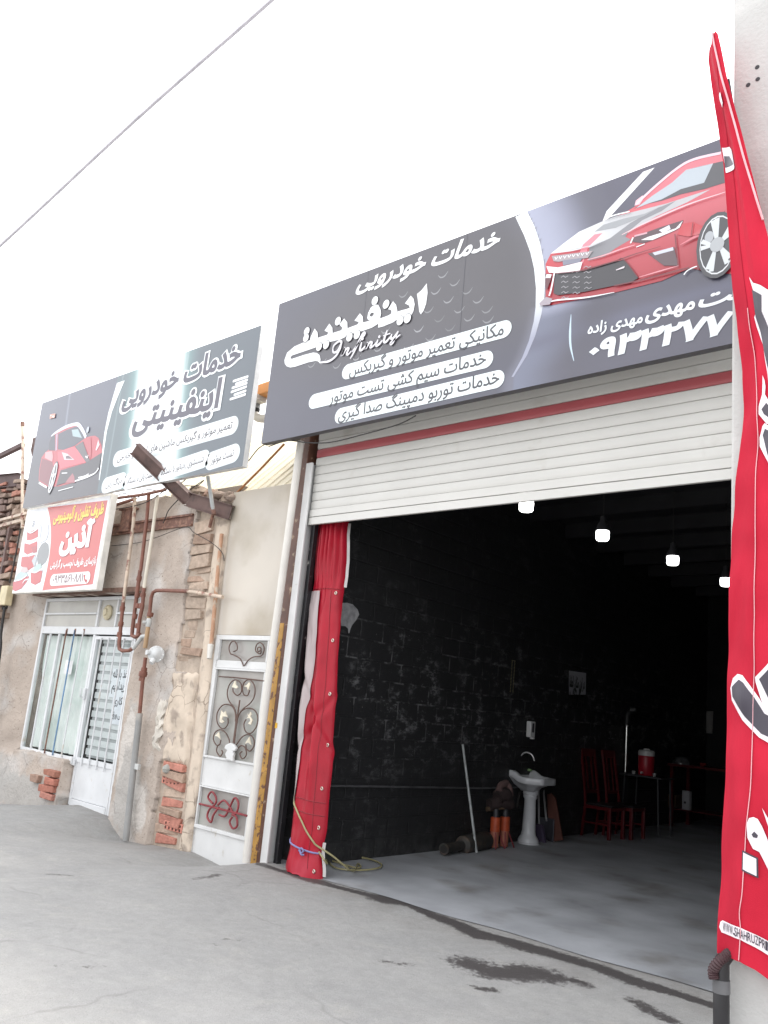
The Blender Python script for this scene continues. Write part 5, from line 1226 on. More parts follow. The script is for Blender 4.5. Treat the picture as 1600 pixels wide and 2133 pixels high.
for z in (2.58, 2.12, 1.62, 1.16, .78, .45, .09):
    p = Vector(on_tarp(.915, z, .004)); e = MB()
    ring = [p + Vector((.013*math.cos(a_*math.pi/6), -.0015, .013*math.sin(a_*math.pi/6))) for a_ in range(13)]
    e.tube(ring, .0055, 6, caps=False).build('eyelet', M('brass_eyelet', (.62, .58, .50), .3, .6) if 'brass_eyelet' not in bpy.data.materials else bpy.data.materials['brass_eyelet'], tarp, smooth=True)
m_lin = M('pale_lining', (.50, .48, .47), .6)
for z0, z1 in ((2.64, 3.30), (.02, .30)):
    hem = MB().grid(lambda u, v: (lambda x, y: (x + .02*u + .002, y - .01 + .02*u, z0 + (z1-z0)*v))(*tarp_xy(1., z0 + (z1-z0)*v)), 4, 16)
    hem.build('lining', m_lin, tarp, smooth=True)
cord = MB().tube([on_tarp(i/24, .235 + .05*(i/24-.75)**2 + .02*(1-i/24), .007) for i in range(25)], .008, 7)
kx_, ky_, kz_ = on_tarp(.66, .235, .012)
cord.tube(smooth_path([(kx_-.04, ky_, kz_-.01), (kx_, ky_-.012, kz_+.02), (kx_+.03, ky_-.01, kz_), (kx_, ky_-.015, kz_-.02), (kx_-.03, ky_, kz_+.015), (kx_+.01, ky_-.018, kz_-.03), (kx_+.035, ky_, kz_-.03)], 4), .008, 6)
tag(cord.build('tie_cord', M('blue_grey_cord', (.22, .22, .42), .8), None, smooth=True), 'blue knotted cord tied round the foot of the red curtain', 'cord')
hp = [on_tarp(.0 + .95*i/14, .66 - .36*(i/14) + .10*(1-i/14)**3, .008) for i in range(15)]
HZ = [(-0.266,1.149),(0.167,0.934),(0.441,0.827),(0.564,0.748),(0.581,0.652),(0.295,0.674),(0.146,0.686),(0.053,0.722),(0.039,0.855),(0.1,1.07),(0.286,1.16),(0.52,1.081),(0.661,0.901),(0.701,0.659),(0.62,0.483),(0.474,0.468),(0.146,0.686)]
q = hp[-1]
path = hp + [(q[0]+.10, q[1]+.10, .20), (q[0]+.13, q[1]+.35, .06)] + [(a, b, .022) for a, b in HZ[2:]] + [(q[0]+.05, q[1]+.10, .12), (q[0]+.01, q[1]+.02, .22)]
tag(MB().tube(smooth_path(path, 5), .0085, 8).build('garden_hose', M('olive_hose', (.30, .27, .14), .4, var=.15, vs=5), None, smooth=True), 'olive green hose looped round the red curtain and coiled on the floor', 'hose')

# ---------------------------------------------------------------- concrete power pole, feather flag
m_conc = M('pale_pole_concrete', (.52, .515, .50), .85, var=.08, vs=3, bump=.25, bs=40, spec=.15, speck=(90, .74, (.25, .24, .23)), col2=(.57, .56, .545), thr=(.5, .65), c2scale=1.5)
cp = MB(); PX0, PY0 = 4.875, -1.2
for (x0, x1, y0, y1) in ((0, .40, 0, .30),):
    cp.add([(PX0, PY0, -.3), (PX0+.42, PY0, -.3), (PX0+.42, PY0+.32, -.3), (PX0, PY0+.32, -.3), (PX0, PY0, 9), (PX0+.30, PY0, 9), (PX0+.30, PY0+.24, 9), (PX0, PY0+.24, 9)],
        [(0,3,2,1),(4,5,6,7),(0,1,5,4),(1,2,6,5),(2,3,7,6),(3,0,4,7)])
pole = thing('power_pole', (5.05, -1.05, 0), 'thick pale concrete power pole behind the tall red flag', 'pole')
cp.build('shaft', m_conc, pole, bevel=.018)
ho = MB()
for q in [(5.021,5.427),(5.024,5.343),(4.968,5.33)]:
    ho.lathe((q[0], PY0-.0005, q[1]), [(.014, 0), (.013, .003)], 10, (0, -1, 0))
ho.build('bolt_hole', M('hole_dark', (.06, .06, .065), .9), pole)
FY = -1.33
FLL = [(4.815,5.696),(4.765,5.644),(4.757,5.555),(4.786,5.322),(4.824,5.041),(4.855,4.804),(4.88,4.483),(4.91,4.081),(4.933,3.841),(4.952,3.665),(4.969,3.466),(4.975,3.272),(4.973,3.111),(4.958,2.953),(4.939,2.771),(4.923,2.591),(4.914,2.338),(4.909,2.041),(4.902,1.728),(4.894,1.47),(4.886,1.241),(4.879,1.016),(4.876,0.797),(4.872,0.582),(4.87,0.518)]
FRR = [(4.815,5.696),(4.865,5.601),(4.884,5.508),(4.919,5.291),(4.979,5.005),(5.048,4.68),(5.126,4.301),(5.223,3.766),(5.266,3.325)]
FB = [(4.87,0.524),(4.916,0.519),(4.987,0.519),(5.049,0.498),(5.113,0.465),(5.277,0.391)]
def fl_left(z):
    P = sorted((b, a) for a, b in FLL); return float(np.interp(z, [p[0] for p in P], [p[1] for p in P]))
def fl_right(z):
    P = sorted((b, a) for a, b in FRR); zz_ = [p[0] for p in P]; 
    return float(np.interp(z, [.3] + zz_, [P[0][1] + .12] + [p[1] for p in P]))
def fl_y(x, z):
    u = x - fl_left(z)
    y = FY - .018*math.sin(u*16 + z*1.1) * sstep(0, .2, u) - .035*math.exp(-(u/.035)**2)*.0
    y += .024*noise.noise(Vector((x*4, z*1.6, 0))) * sstep(5.6, 4.2, z) + .010*noise.noise(Vector((x*11, z*5, 4)))
    y += .05*sstep(0, .12, .12-u) + .022*noise.noise(Vector((u*9 + z*1.2, z*4.2 - u*7, 8)))*sstep(.26, .04, u)*sstep(4.4, 3.2, z)
    # the upper half is folded over on itself along the sleeve
    y -= .06*sstep(3.6, 4.6, z)*sstep(.0, .05, u - .10*sstep(5.8, 4.0, z))
    return y
def fl_bot(x):
    return float(np.interp(x, [p[0] for p in FB], [p[1] for p in FB]))
ZT = FLL[0][1]
def flag_fn(u, v):
    z = ZT + (.5-ZT)*(1-v)
    xl, xr = fl_left(z), fl_right(z); x = xl + (xr-xl)*u
    zb = fl_bot(x)
    zf = ZT + (zb - ZT)*(1-v)
    return (x, fl_y(x, z), zf)
FPB = [(4.883,-1.28,0.101),(4.88,-1.28,0.483)]
FPT = [(4.881,-1.28,0.351),(4.88,-1.28,0.409)]
bpipe = thing('flag_pole', (4.8, -1.1, 0), 'black steel pipe with a red spring clamp at the foot of the flag', 'pole')
MB().tube(FPB + [(fl_left(z_)+.085, FY+.10, z_) for z_ in (.62, 1.2, 2., 3., 4., 4.9, 5.4)], [.038, .038, .034, .018, .016, .014, .012, .010, .008], 14).build('shaft', M('black_pipe', (.02, .019, .021), .35, var=.2, vs=9), bpipe, smooth=True)
MB().tube([FPT[0], FPT[1]], .041, 14).build('tape', M('grey_tape', (.12, .12, .125), .35), bpipe, smooth=True)
cs = [(4.866,-1.33,0.413),(4.861,-1.33,0.449),(4.886,-1.33,0.493),(4.912,-1.31,0.522),(4.922,-1.29,0.536)]
s_ = MB(); P = smooth_path(cs, 8)
s_.tube(P, [.021 + .005*(i % 2) for i in range(len(P))], 12); s_.build('spring', M('dusty_red_spring', (.065, .032, .036), .6, var=.2), bpipe)

flag = thing('feather_flag', (4.95, FY, .4), 'tall red feather flag with black and white lettering beside the concrete pole', 'flag')
m_flag = M('red_flag_fabric', (.56, .022, .050), .75, var=.08, vs=3, bump=.12, bs=220, spec=.12, col2=(.49, .018, .040), thr=(.45, .65), c2scale=1.3)
MB().grid(flag_fn, 110, 280).build('cloth', m_flag, flag, smooth=True, angle=180)
def fmap(x, z, off):
    return (x, fl_y(x, z) - .007 - off, z)
def dense(P, n=14):
    o = []
    for a_, b_ in zip(P, P[1:] + P[:1]):
        for i in range(n): o.append((a_[0] + (b_[0]-a_[0])*i/n, a_[1] + (b_[1]-a_[1])*i/n))
    return o
SEAM = [(4.817,5.688),(4.848,5.489),(4.862,5.217),(4.887,4.883),(4.919,4.744),(4.942,4.488),(4.971,4.179),(5.0,3.936),(5.019,3.76),(5.045,3.531),(5.057,3.364),(5.065,3.201),(5.067,2.964),(5.055,2.581),(5.053,2.09),(5.046,1.736),(5.037,1.394),(5.019,1.061),(5.006,0.844),(4.991,0.735),(4.996,0.652),(4.987,0.52)]
def seam_x(z):
    P = sorted((b, a) for a, b in SEAM); return float(np.interp(z, [p[0] for p in P], [p[1] for p in P]))
def sleeve_fn(u, v):
    z = ZT + (.5-ZT)*(1-v); xl, xr = fl_left(z) - .003, seam_x(z); x = xl + (xr-xl)*u
    zf = ZT + (fl_bot(x) - ZT)*(1-v)
    return (x, fl_y(x, z) - .0035*(u > 0), zf)
MB().grid(sleeve_fn, 24, 240).build('sleeve', M('shaded_red_fabric', (.47, .02, .043), .75, var=.1, vs=3, bump=.12, bs=220, spec=.12), flag, smooth=True, angle=180)  # darker red paints in the backlight that the doubled sleeve holds back
fa = Art(0, .002); fa.map = fmap
FW, FK = (.80, .74, .78), (.035, .028, .045)
def fpoly(P, col): 
    xs_ = [p[0] for p in P]; zs2 = [p[1] for p in P]; loops = dense(P, 8)
    vs = [Vector(p) for p in loops]; k = len(vs); es = [(i, (i+1) % k) for i in range(k)]
    x = min(xs_)
    while x < max(xs_):
        z = min(zs2)
        while z < max(zs2): vs.append(Vector((x + .003, z + .002))); z += .016
        x += .014
    V, _, F, *_q = delaunay_2d_cdt(vs, es, [], 0, 1e-6)
    A_ = np.array(loops); B_ = np.roll(A_, -1, 0); keep = []
    for f_ in F:
        c_ = sum((Vector(V[i]) for i in f_), Vector((0, 0))) / 3
        up = (A_[:, 1] <= c_.y) & (B_[:, 1] > c_.y); dn = (A_[:, 1] > c_.y) & (B_[:, 1] <= c_.y)
        cr = (B_[:, 0]-A_[:, 0])*(c_.y-A_[:, 1]) - (c_.x-A_[:, 0])*(B_[:, 1]-A_[:, 1])
        if ((up & (cr > 0)).sum() - (dn & (cr < 0)).sum()) != 0: keep.append(tuple(f_))
    fa._put([(p.x, p.y) for p in V], keep, col, None)
NEWM = True
for poly, col in [([(4.848,4.903),(4.899,4.878),(4.921,4.837),(4.941,4.751),(4.947,4.702),(4.872,4.728)],'FW'),([(4.86,4.844),(4.896,4.822),(4.933,4.739),(4.866,4.765)],'FK'),([(4.848,5.207),(4.862,5.213),(4.876,5.203),(4.891,5.125),(4.877,5.118)],'FW'),([(5.029,3.992),(5.055,3.944),(5.096,3.915),(5.134,3.877),(5.273,3.86),(5.263,2.812),(5.148,3.083),(5.12,3.406),(5.1,3.573),(5.08,3.633),(5.063,3.693),(5.052,3.752),(5.063,3.777),(5.078,3.801)],'FW'),([(5.045,3.91),(5.101,3.857),(5.096,3.769),(5.138,3.647),(5.258,3.484),(5.252,2.864),(5.153,3.134),(5.125,3.432),(5.083,3.66),(5.06,3.75)],'FK'),([(5.092,3.411),(5.102,3.382),(5.107,3.346),(5.105,3.301),(5.139,3.236),(5.185,3.339),(5.219,3.072),(5.184,3.129),(5.114,3.135),(5.075,3.194),(5.075,3.24),(5.09,3.304)],'FW'),([(5.114,3.251),(5.134,3.221),(5.129,3.164),(5.102,3.19),(5.09,3.218)],'FK'),([(5.104,3.142),(5.138,3.11),(5.219,3.072),(5.217,2.817),(5.151,2.863),(5.113,2.945),(5.077,3.02),(5.075,3.067),(5.092,3.128)],'FW'),([(5.092,3.078),(5.104,3.11),(5.148,3.083),(5.209,3.022),(5.208,2.856),(5.13,2.93)],'FK'),([(4.923,1.772),(4.939,1.82),(4.966,1.842),(4.992,1.836),(5.027,1.793),(5.074,1.726),(5.101,1.675),(5.126,1.654),(5.208,1.644),(5.207,1.5),(5.118,1.519),(5.073,1.541),(4.992,1.617),(4.93,1.711)],'FW'),([(4.932,1.777),(4.975,1.814),(4.999,1.799),(5.05,1.732),(5.096,1.657),(5.13,1.641),(5.208,1.633),(5.207,1.527),(5.132,1.542),(5.082,1.56),(5.004,1.636),(4.935,1.73)],'FK'),([(5.053,1.83),(5.085,1.866),(5.129,1.914),(5.21,1.986),(5.208,1.633),(5.119,1.658),(5.096,1.67),(5.055,1.806)],'FW'),([(5.071,1.821),(5.124,1.879),(5.21,1.962),(5.208,1.712),(5.126,1.707)],'FK'),([(5.024,1.138),(5.033,1.163),(5.051,1.17),(5.071,1.164),(5.091,1.133),(5.113,1.087),(5.124,1.057),(5.203,0.986),(5.202,0.882),(5.117,0.939),(5.095,0.984),(5.077,1.017),(5.051,1.027),(5.028,1.073)],'FW'),([(5.046,1.091),(5.057,1.106),(5.073,1.091),(5.069,1.078),(5.053,1.079)],'FK'),([(5.004,1.015),(5.073,0.99),(5.073,0.899),(5.004,0.923)],'FK'),([(5.01,1.005),(5.066,0.985),(5.066,0.908),(5.01,0.93)],'FW'),([(5.091,1.217),(5.117,1.18),(5.203,1.07),(5.203,1.007),(5.122,1.137)],'FW'),([(4.887,0.668),(4.898,0.677),(4.996,0.669),(5.116,0.632),(5.241,0.588),(5.24,0.524),(5.115,0.571),(4.996,0.617),(4.894,0.623),(4.882,0.644)],'FW')]:
    dark_only = len(poly) == 4 and col == 'FK'
    if col == 'FW' and NEWM and fa.m.f:
        fa.build('printed_letter', m_letter, flag); fa = Art(0, .002); fa.map = fmap
    NEWM = not dark_only
    fpoly(poly, FW if col == 'FW' else FK)
W0, W1 = [(4.894,0.63),(5.122,0.579)]
chars = 'WWW.SHAHRUZPRIN'
wd_ = {'W': 1.35, '.': .45, 'I': .5}
tot = sum(wd_.get(ch, 1.) for ch in chars); acc = 0
WL = [(4.901,0.633),(4.94,0.631),(4.996,0.625),(5.051,0.611),(5.122,0.587)]
def on_line(t):
    x = WL[0][0] + (WL[-1][0]-WL[0][0])*t; return (x, float(np.interp(x, [p[0] for p in WL], [p[1] for p in WL])))
for ch in chars:
    w0 = acc/tot; acc += wd_.get(ch, 1.); w1 = w0 + (acc/tot - w0)*.86
    p0, p1 = on_line(w0), on_line(w1)
    if ch == '.': fa.disc((p0[0]+.004, p0[1]+.006), .005, .005, FK)
    elif ch == 'I': fa.text(ch, p0, p1, .040, FK, .02, raw=True)
    else: fa.text(ch, p0, p1, .040, FK, .006, raw=True, layer=3)
fa.build('web_strip', m_letter, flag)
sl_ = MB()
for P in [[(4.814,5.676),(4.851,5.487),(4.887,5.303),(4.954,5.014),(5.023,4.703),(5.127,4.274)],[(5.014,3.818),(5.029,3.645),(5.055,3.419),(5.065,3.201),(5.067,2.964),(5.055,2.581),(5.053,2.09),(5.046,1.736),(5.037,1.394),(5.019,1.061),(5.006,0.844),(4.991,0.735),(4.996,0.652),(4.987,0.526)]]:
    pts = [q[:2] for q in smooth_path([(a_, b_, 0) for a_, b_ in P], 8)]
    sl_.tube([fmap(a_, b_, .0032) for a_, b_ in pts], .0022 if P[0][1] < 5 else .006, 5)
sl_.build('seam', M('pink_thread', (.78, .42, .45), .8), flag, smooth=True)

# ---------------------------------------------------------------- inside the garage
m_led = bpy.data.materials.new('lit_led_cover'); m_led.use_nodes = True
_p = m_led.node_tree.nodes['Principled BSDF']; _p.inputs['Base Color'].default_value = (.8, .8, .8, 1)
_p.inputs['Emission Color'].default_value = (1, 1, .98, 1); _p.inputs['Emission Strength'].default_value = 4.
m_dark = M('dark_plastic', (.04, .04, .045), .5)
def lamp(x, y, z, label):
    t = thing('pendant_lamp', (x, y, z), label, 'lamp', 'led lamps hanging in a row from the garage roof')
    MB().lathe((x, y, z), [(.01, -.062), (.050, -.060), (.060, -.048), (.063, .012), (.058, .03)], 24).build('diffuser', m_led, t, smooth=True)
    MB().lathe((x, y, z), [(.066, .031), (.062, .05), (.045, .10), (.028, .125), (.026, .17), (.012, .175)], 20).build('cap', m_dark, t, smooth=True)
    MB().tube([(x, y, z+.17), (x, y, 4.3)], .004, 6).build('cord', m_cable, t)
    return t
lamp(2.50, .34, 3.335, 'lit lamp half hidden by the bottom edge of the shutter')
lamp(2.59, 1.49, 3.31, 'lit lamp on a long cord, the next one in from the shutter')
lamp(2.68, 2.79, 3.31, 'lit lamp hanging above the chairs, third one in from the shutter')
lamp(2.69, 4.14, 3.31, 'lit lamp half hidden by the edge of the red flag')

# conduit pipe along the black wall
PP = [(0.303,0.392,0.736),(0.242,1.036,0.726),(0.143,2.07,0.707),(0.026,3.304,0.685),(-0.075,4.367,0.687)]
cdp = MB().tube([(p[0], p[1], p[2]) for p in PP], .011, 8).build('wall_pipe', M('grey_black_pipe', (.085, .085, .09), .4, var=.4, vs=5), None, smooth=True)
tag(cdp, 'thin level pipe fixed low along the black wall', 'pipe')

# leaning pole
b0 = (0.352,2.879); t0 = (0.059,2.856,1.191)
tag(MB().tube([(b0[0], b0[1], .01), t0], .016, 10).build('leaning_bar', M('worn_grey_bar', (.34, .36, .36), .5, .2, var=.3, vs=12), None, smooth=True), 'long grey steel bar leaning on the black wall', 'bar')

# exhaust silencer on the floor
ex = thing('exhaust_silencer', (.15, 2.8, 0), 'old dark exhaust silencer lying on the floor along the wall', 'exhaust')
m_exh = M('sooty_exhaust_steel', (.055, .052, .048), .7, .3, var=.3, vs=9, col2=(.10, .075, .06), thr=(.5, .62), c2scale=7)
e0, e1 = [(0.334,2.294),(0.146,3.345)]
e0 = Vector((e0[0], e0[1], .075)); e1 = Vector((e1[0], e1[1], .10)); ed = (e1-e0).normalized(); el = (e1-e0).length
MB().lathe(e0 + ed*el*.42, [(.05, -.03), (.10, 0), (.105, .02), (.105, el*.55), (.09, el*.58), (.04, el*.6)], 20, ed).build('drum', m_exh, ex, smooth=True)
MB().lathe(e0, [(.045, .0), (.062, 0), (.064, .03), (.052, .05), (.052, el*.42)], 16, ed).build('pipe', m_exh, ex, smooth=True)
MB().lathe(e0 - ed*.002, [(.043, .0), (.043, .001)], 16, ed).build('opening', m_cable, ex)

# two orange axle stands with a dirty cloth over them
m_or = M('orange_enamel_worn', (.46, .075, .025), .45, var=.2, vs=12)
m_orl = M('dusty_orange', (.40, .14, .09), .6, var=.2, vs=12)
def axle(x, y, label):
    t = thing('axle_stand', (x, y, 0), label, 'stand', 'orange axle stands by the washbasin')
    MB().lathe((x, y, 0), [(.052, .02), (.050, .19), (.048, .2)], 18).build('foot_tube', m_orl, t, smooth=True)
    MB().lathe((x, y, 0), [(.06, .2), (.06, .36), (.05, .365)], 18).build('sleeve', m_or, t, smooth=True)
    MB().lathe((x, y, 0), [(.035, .366), (.032, .46)], 14).build('post', m_dark, t, smooth=True)
    for k in range(4):
        a_ = math.pi/4 + math.pi/2*k
        MB().tube([(x + .05*math.cos(a_), y + .05*math.sin(a_), .19), (x + .13*math.cos(a_), y + .13*math.sin(a_), .012)], .007, 6).build('leg', m_redIron, t)
a0, a1 = [(0.165,3.476),(0.155,3.691)]
axle(a0[0], a0[1], 'orange axle stand nearer the grey leaning bar'); axle(a1[0], a1[1], 'orange axle stand nearer the white washbasin')
mid = ((a0[0]+a1[0])/2, (a0[1]+a1[1])/2)
def bundle(mb, pts, rad, seed):
    P = smooth_path(pts, 6)
    mb.tube([p + Vector((.012*noise.noise(p*9 + Vector((seed, 0, 0))), .012*noise.noise(p*9), .01*noise.noise(p*7))) for p in P], [rad*(1 + .3*noise.noise(p*14 + Vector((0, seed, 0)))) for p in P], 12)
rg_ = thing('dirty_cloth', (mid[0], mid[1], .46), 'dirty brown cloth bundle with a belt heaped on the orange stands', 'cloth')
rb = MB(); bundle(rb, [(a0[0]-.06, a0[1]-.06, .5), (mid[0], mid[1], .53), (a1[0]+.04, a1[1]+.04, .52)], .075, 1); bundle(rb, [(a0[0], a0[1], .6), (mid[0]+.03, mid[1], .64), (a1[0], a1[1], .58)], .08, 3)
rb.build('cloth', M('oily_cloth', (.035, .022, .022), .9, var=.4, vs=9), rg_, smooth=True)
rb = MB(); bundle(rb, [(a0[0]-.09, a0[1]-.08, .44), (mid[0]-.02, mid[1]-.05, .47), (a1[0]+.05, a1[1]-.02, .50)], .035, 5)
rb.build('belt', M('tan_webbing', (.13, .085, .05), .8, var=.3, vs=14), rg_, smooth=True)
rb = MB(); bundle(rb, [(a0[0]+.02, a0[1], .66), (mid[0], mid[1]-.03, .73), (a1[0]-.01, a1[1], .76)], .045, 6); bundle(rb, [(a1[0]-.01, a1[1], .76), (a1[0]+.05, a1[1], .70), (a1[0]+.06, a1[1]+.01, .62)], .035, 8)
rb.build('sleeve', M('pinkish_cloth', (.14, .085, .08), .9, var=.2), rg_, smooth=True)

# washbasin on a pedestal
m_cer = M('white_ceramic', (.62, .63, .65), .15, var=.05, vs=6, spec=.5)
bx0, by0 = (0.051,4.382)
wb = thing('washbasin', (bx0, by0, 0), 'white pedestal washbasin with a curved chrome tap by the black wall', 'washbasin')
MB().lathe((bx0, by0, 0), [(.145, .0), (.145, .02), (.135, .022), (.138, .05), (.125, .075), (.098, .11), (.088, .16), (.075, .55), (.092, .575), (.094, .60), (.088, .605), (.10, .62), (.10, .665), (.09, .675)], 32).build('pedestal', m_cer, wb, smooth=True)
ang = math.atan(-.095)
def bl_(dx, dy, z):   # basin frame: dx out from the wall, dy along it
    x = bx0 - .26; q = Vector((dx, dy)); 
    return (x + q.x*math.cos(ang) + q.y*math.sin(ang)*1.0, by0 - q.x*math.sin(ang)*-1 + q.y, z)
OUT = [(0, -.32), (.38, -.32), (.57, -.18), (.57, .18), (.38, .32), (0, .32)]
def rim_z(dx): return .905 - .065*sstep(.12, .30, dx)
bs_ = MB(); rings = []
def ring(s, dz, off=0., zfix=None):
    b = len(bs_.v); cx = .25 + off
    pts = []
    for i in range(len(OUT)):
        p, q = OUT[i], OUT[(i+1) % len(OUT)]
        for k in range(6): pts.append((p[0] + (q[0]-p[0])*k/6, p[1] + (q[1]-p[1])*k/6))
    for p in pts:
        dx, dy = cx + (p[0]-.25)*s, p[1]*s
        bs_.v.append(bl_(dx, dy, (rim_z(p[0]) + dz) if zfix is None else zfix)); bs_.c.append((1, 1, 1))
    return [b + i for i in range(len(pts))]
R = [ring(.30, 0, 0, .655), ring(.45, 0, 0, .70), ring(.72, 0, 0, .765), ring(.97, -.085), ring(1., -.075), ring(1., -.008), ring(.98, 0.), ring(.84, 0.0, .02), ring(.80, -.012, .025), ring(.62, -.10, .03), ring(.30, -.145, .03)]
for a_, b_ in zip(R, R[1:]):
    k = len(a_); bs_.f += [(a_[i], a_[(i+1) % k], b_[(i+1) % k], b_[i]) for i in range(k)]
bs_.f += [tuple(R[-1]), tuple(R[0][::-1])]
bs_.build('basin', m_cer, wb, smooth=True, angle=55)
tp = MB(); T = lambda dx, dy, z: bl_(dx, dy, z)
tp.tube(smooth_path([T(.07, -.02, .90), T(.07, -.02, 1.00), T(.10, -.02, 1.09), T(.17, 0, 1.135), T(.25, .03, 1.11), T(.28, .05, 1.04)], 6), .010, 10)
tp.lathe(T(.07, -.02, .895), [(.03, 0), (.026, .04), (.02, .06)], 16)
wbt = tp.build('tap', m_chrome, wb, smooth=True)
MB().lathe(T(.07, -.10, .895), [(.02, 0), (.016, .05), (.028, .055), (.028, .085), (.01, .09)], 14).lathe(T(.07, .06, .895), [(.02, 0), (.016, .05), (.028, .055), (.028, .085), (.01, .09)], 14).build('tap_handle', m_chrome, wb, smooth=True)
MB().tube(smooth_path([T(.12, -.02, .66), T(.10, -.06, .45), T(.04, -.05, .35), T(-.02, -.04, .33)], 5), .018, 8).build('waste_pipe', m_cable, wb, smooth=True)
sb_ = MB(); q = T(.10, .20, .86); sb_.obox((q[0], q[1], q[2]+.045), (.09, .06, .03), (0, 0, .2))
tag(sb_.build('soap_bar', M('green_soap', (.22, .34, .16), .4), None, bevel=.01), 'green soap on the back ledge of the washbasin', 'soap')

# broom and shovel handles behind the basin
def on_floor(px): return px
h0, h1 = [(-0.026,4.75,0.094),(-0.265,5.0,1.063)]; g0, g1 = [(-0.017,4.9,0.09),(-0.297,5.15,0.914)]
bro = thing('broom', (h0[0], h0[1], 0), 'pale handled broom leaning behind the washbasin', 'broom')
MB().tube(smooth_path([(h0[0], h0[1], .10), ((h0[0]+h1[0])/2, (h0[1]+h1[1])/2, (h1[2]+.1)/2), h1, (h1[0]-.06, h1[1]+.02, h1[2]+.12)], 5), .014, 8).build('handle', M('grey_white_handle', (.40, .40, .41), .5), bro, smooth=True)
MB().prism([(h0[0]-.11, .0), (h0[0]+.11, .0), (h0[0]+.05, .22), (h0[0]-.05, .22)], h0[1]-.03, h0[1]+.03).build('bristles', M('purple_bristles', (.06, .045, .085), .8), bro, bevel=.01)
sho = thing('shovel', (g0[0], g0[1], 0), 'long handled steel shovel beside the broom', 'shovel')
MB().tube([(g0[0], g0[1], .26), g1], .013, 8).build('handle', M('grey_white_handle_worn', (.36, .36, .37), .5), sho, smooth=True)
def blade(u, v): return (g0[0] - .12 + .24*u*(1) , g0[1] + .03*math.cos((u-.5)*3) , .02 + .28*v - .03*(2*u-1)**2*(1-v))
MB().grid(blade, 10, 8).build('blade', M('dark_shovel_steel', (.10, .10, .12), .4, .6), sho, smooth=True, solid=.004)
bd = MB().prism([(-0.005,-0.014),(0.214,0.052),(0.073,0.57),(0.002,0.623),(-0.057,0.597)], 4.95, 4.975)
tag(bd.build('wooden_board', M('reddish_board', (.10, .035, .025), .7, var=.25, vs=6), None, bevel=.004), 'reddish brown wooden board propped against the dark wall', 'board')

# things on the black wall
ds = thing('soap_dispenser', (-.1, 4.4, 1.4), 'white soap dispenser mounted on the black wall above the washbasin', 'dispenser')
q = (-0.066,4.482,1.438)
def wbox(mb, c, w_, h_, d_, col=(1, 1, 1)): return mb.obox(c, (d_, w_, h_), (0, 0, .0947), col)
wbox(MB(), q, .13, .21, .07).build('body', m_white, ds, bevel=.012)
wbox(MB(), (q[0]+.037, q[1], q[2]+.02), .05, .12, .004).build('window', m_dark, ds)
wbox(MB(), (q[0]+.03, q[1], q[2]-.115), .05, .025, .05).build('spout', m_white, ds, bevel=.006)
ch0, ch1 = [(-0.052,3.966,2.287),(-0.052,3.963,1.893)]
chn = MB()
for s in (-.03, .03):
    for k in range(22):
        p = Vector(ch0).lerp(Vector(ch1), k/21); p.y += s
        chn.lathe(p, [(.003, -.006), (.009, 0), (.003, .006)], 6)
chn.tube([(ch0[0], ch0[1]-.04, ch0[2]+.012), (ch0[0], ch0[1]+.04, ch0[2]+.012)], .004, 6)
tag(chn.build('hanging_chain', M('dull_brass_chain', (.34, .31, .20), .4, .5), None), 'double dull brass chain hanging on the black wall', 'chain')
n0, n1, n2, n3 = [(-0.211,5.61,2.318),(-0.267,6.198,2.336),(-0.268,6.212,2.014),(-0.214,5.646,1.974)]
na = Art(0, .002); na.map = lambda u, v, off: (WX(u, .012 + off), u, v)
na.poly([(p[1], p[2]) for p in (n0, n1, n2, n3)], (.50, .50, .54))
yl, yr = n0[1], n1[1]; 
na.text('در این مکان لطفا', (yl+.04, n0[2]-.22), (yr-.04, n0[2]-.22), .15, (.012, .012, .012), .05); na.text('سیگار نکشید', (yl+.04, n0[2]-.43), (yr-.04, n0[2]-.43), .19, (.012, .012, .012), .06)
na.text('با نام خدا', (yl+.16, n0[2]-.08), (yr-.16, n0[2]-.08), .05, (.05, .05, .05), .01) if False else None
tag(na.build('wall_notice', m_letter, None), 'grey no smoking paper pinned high on the black wall', 'notice')

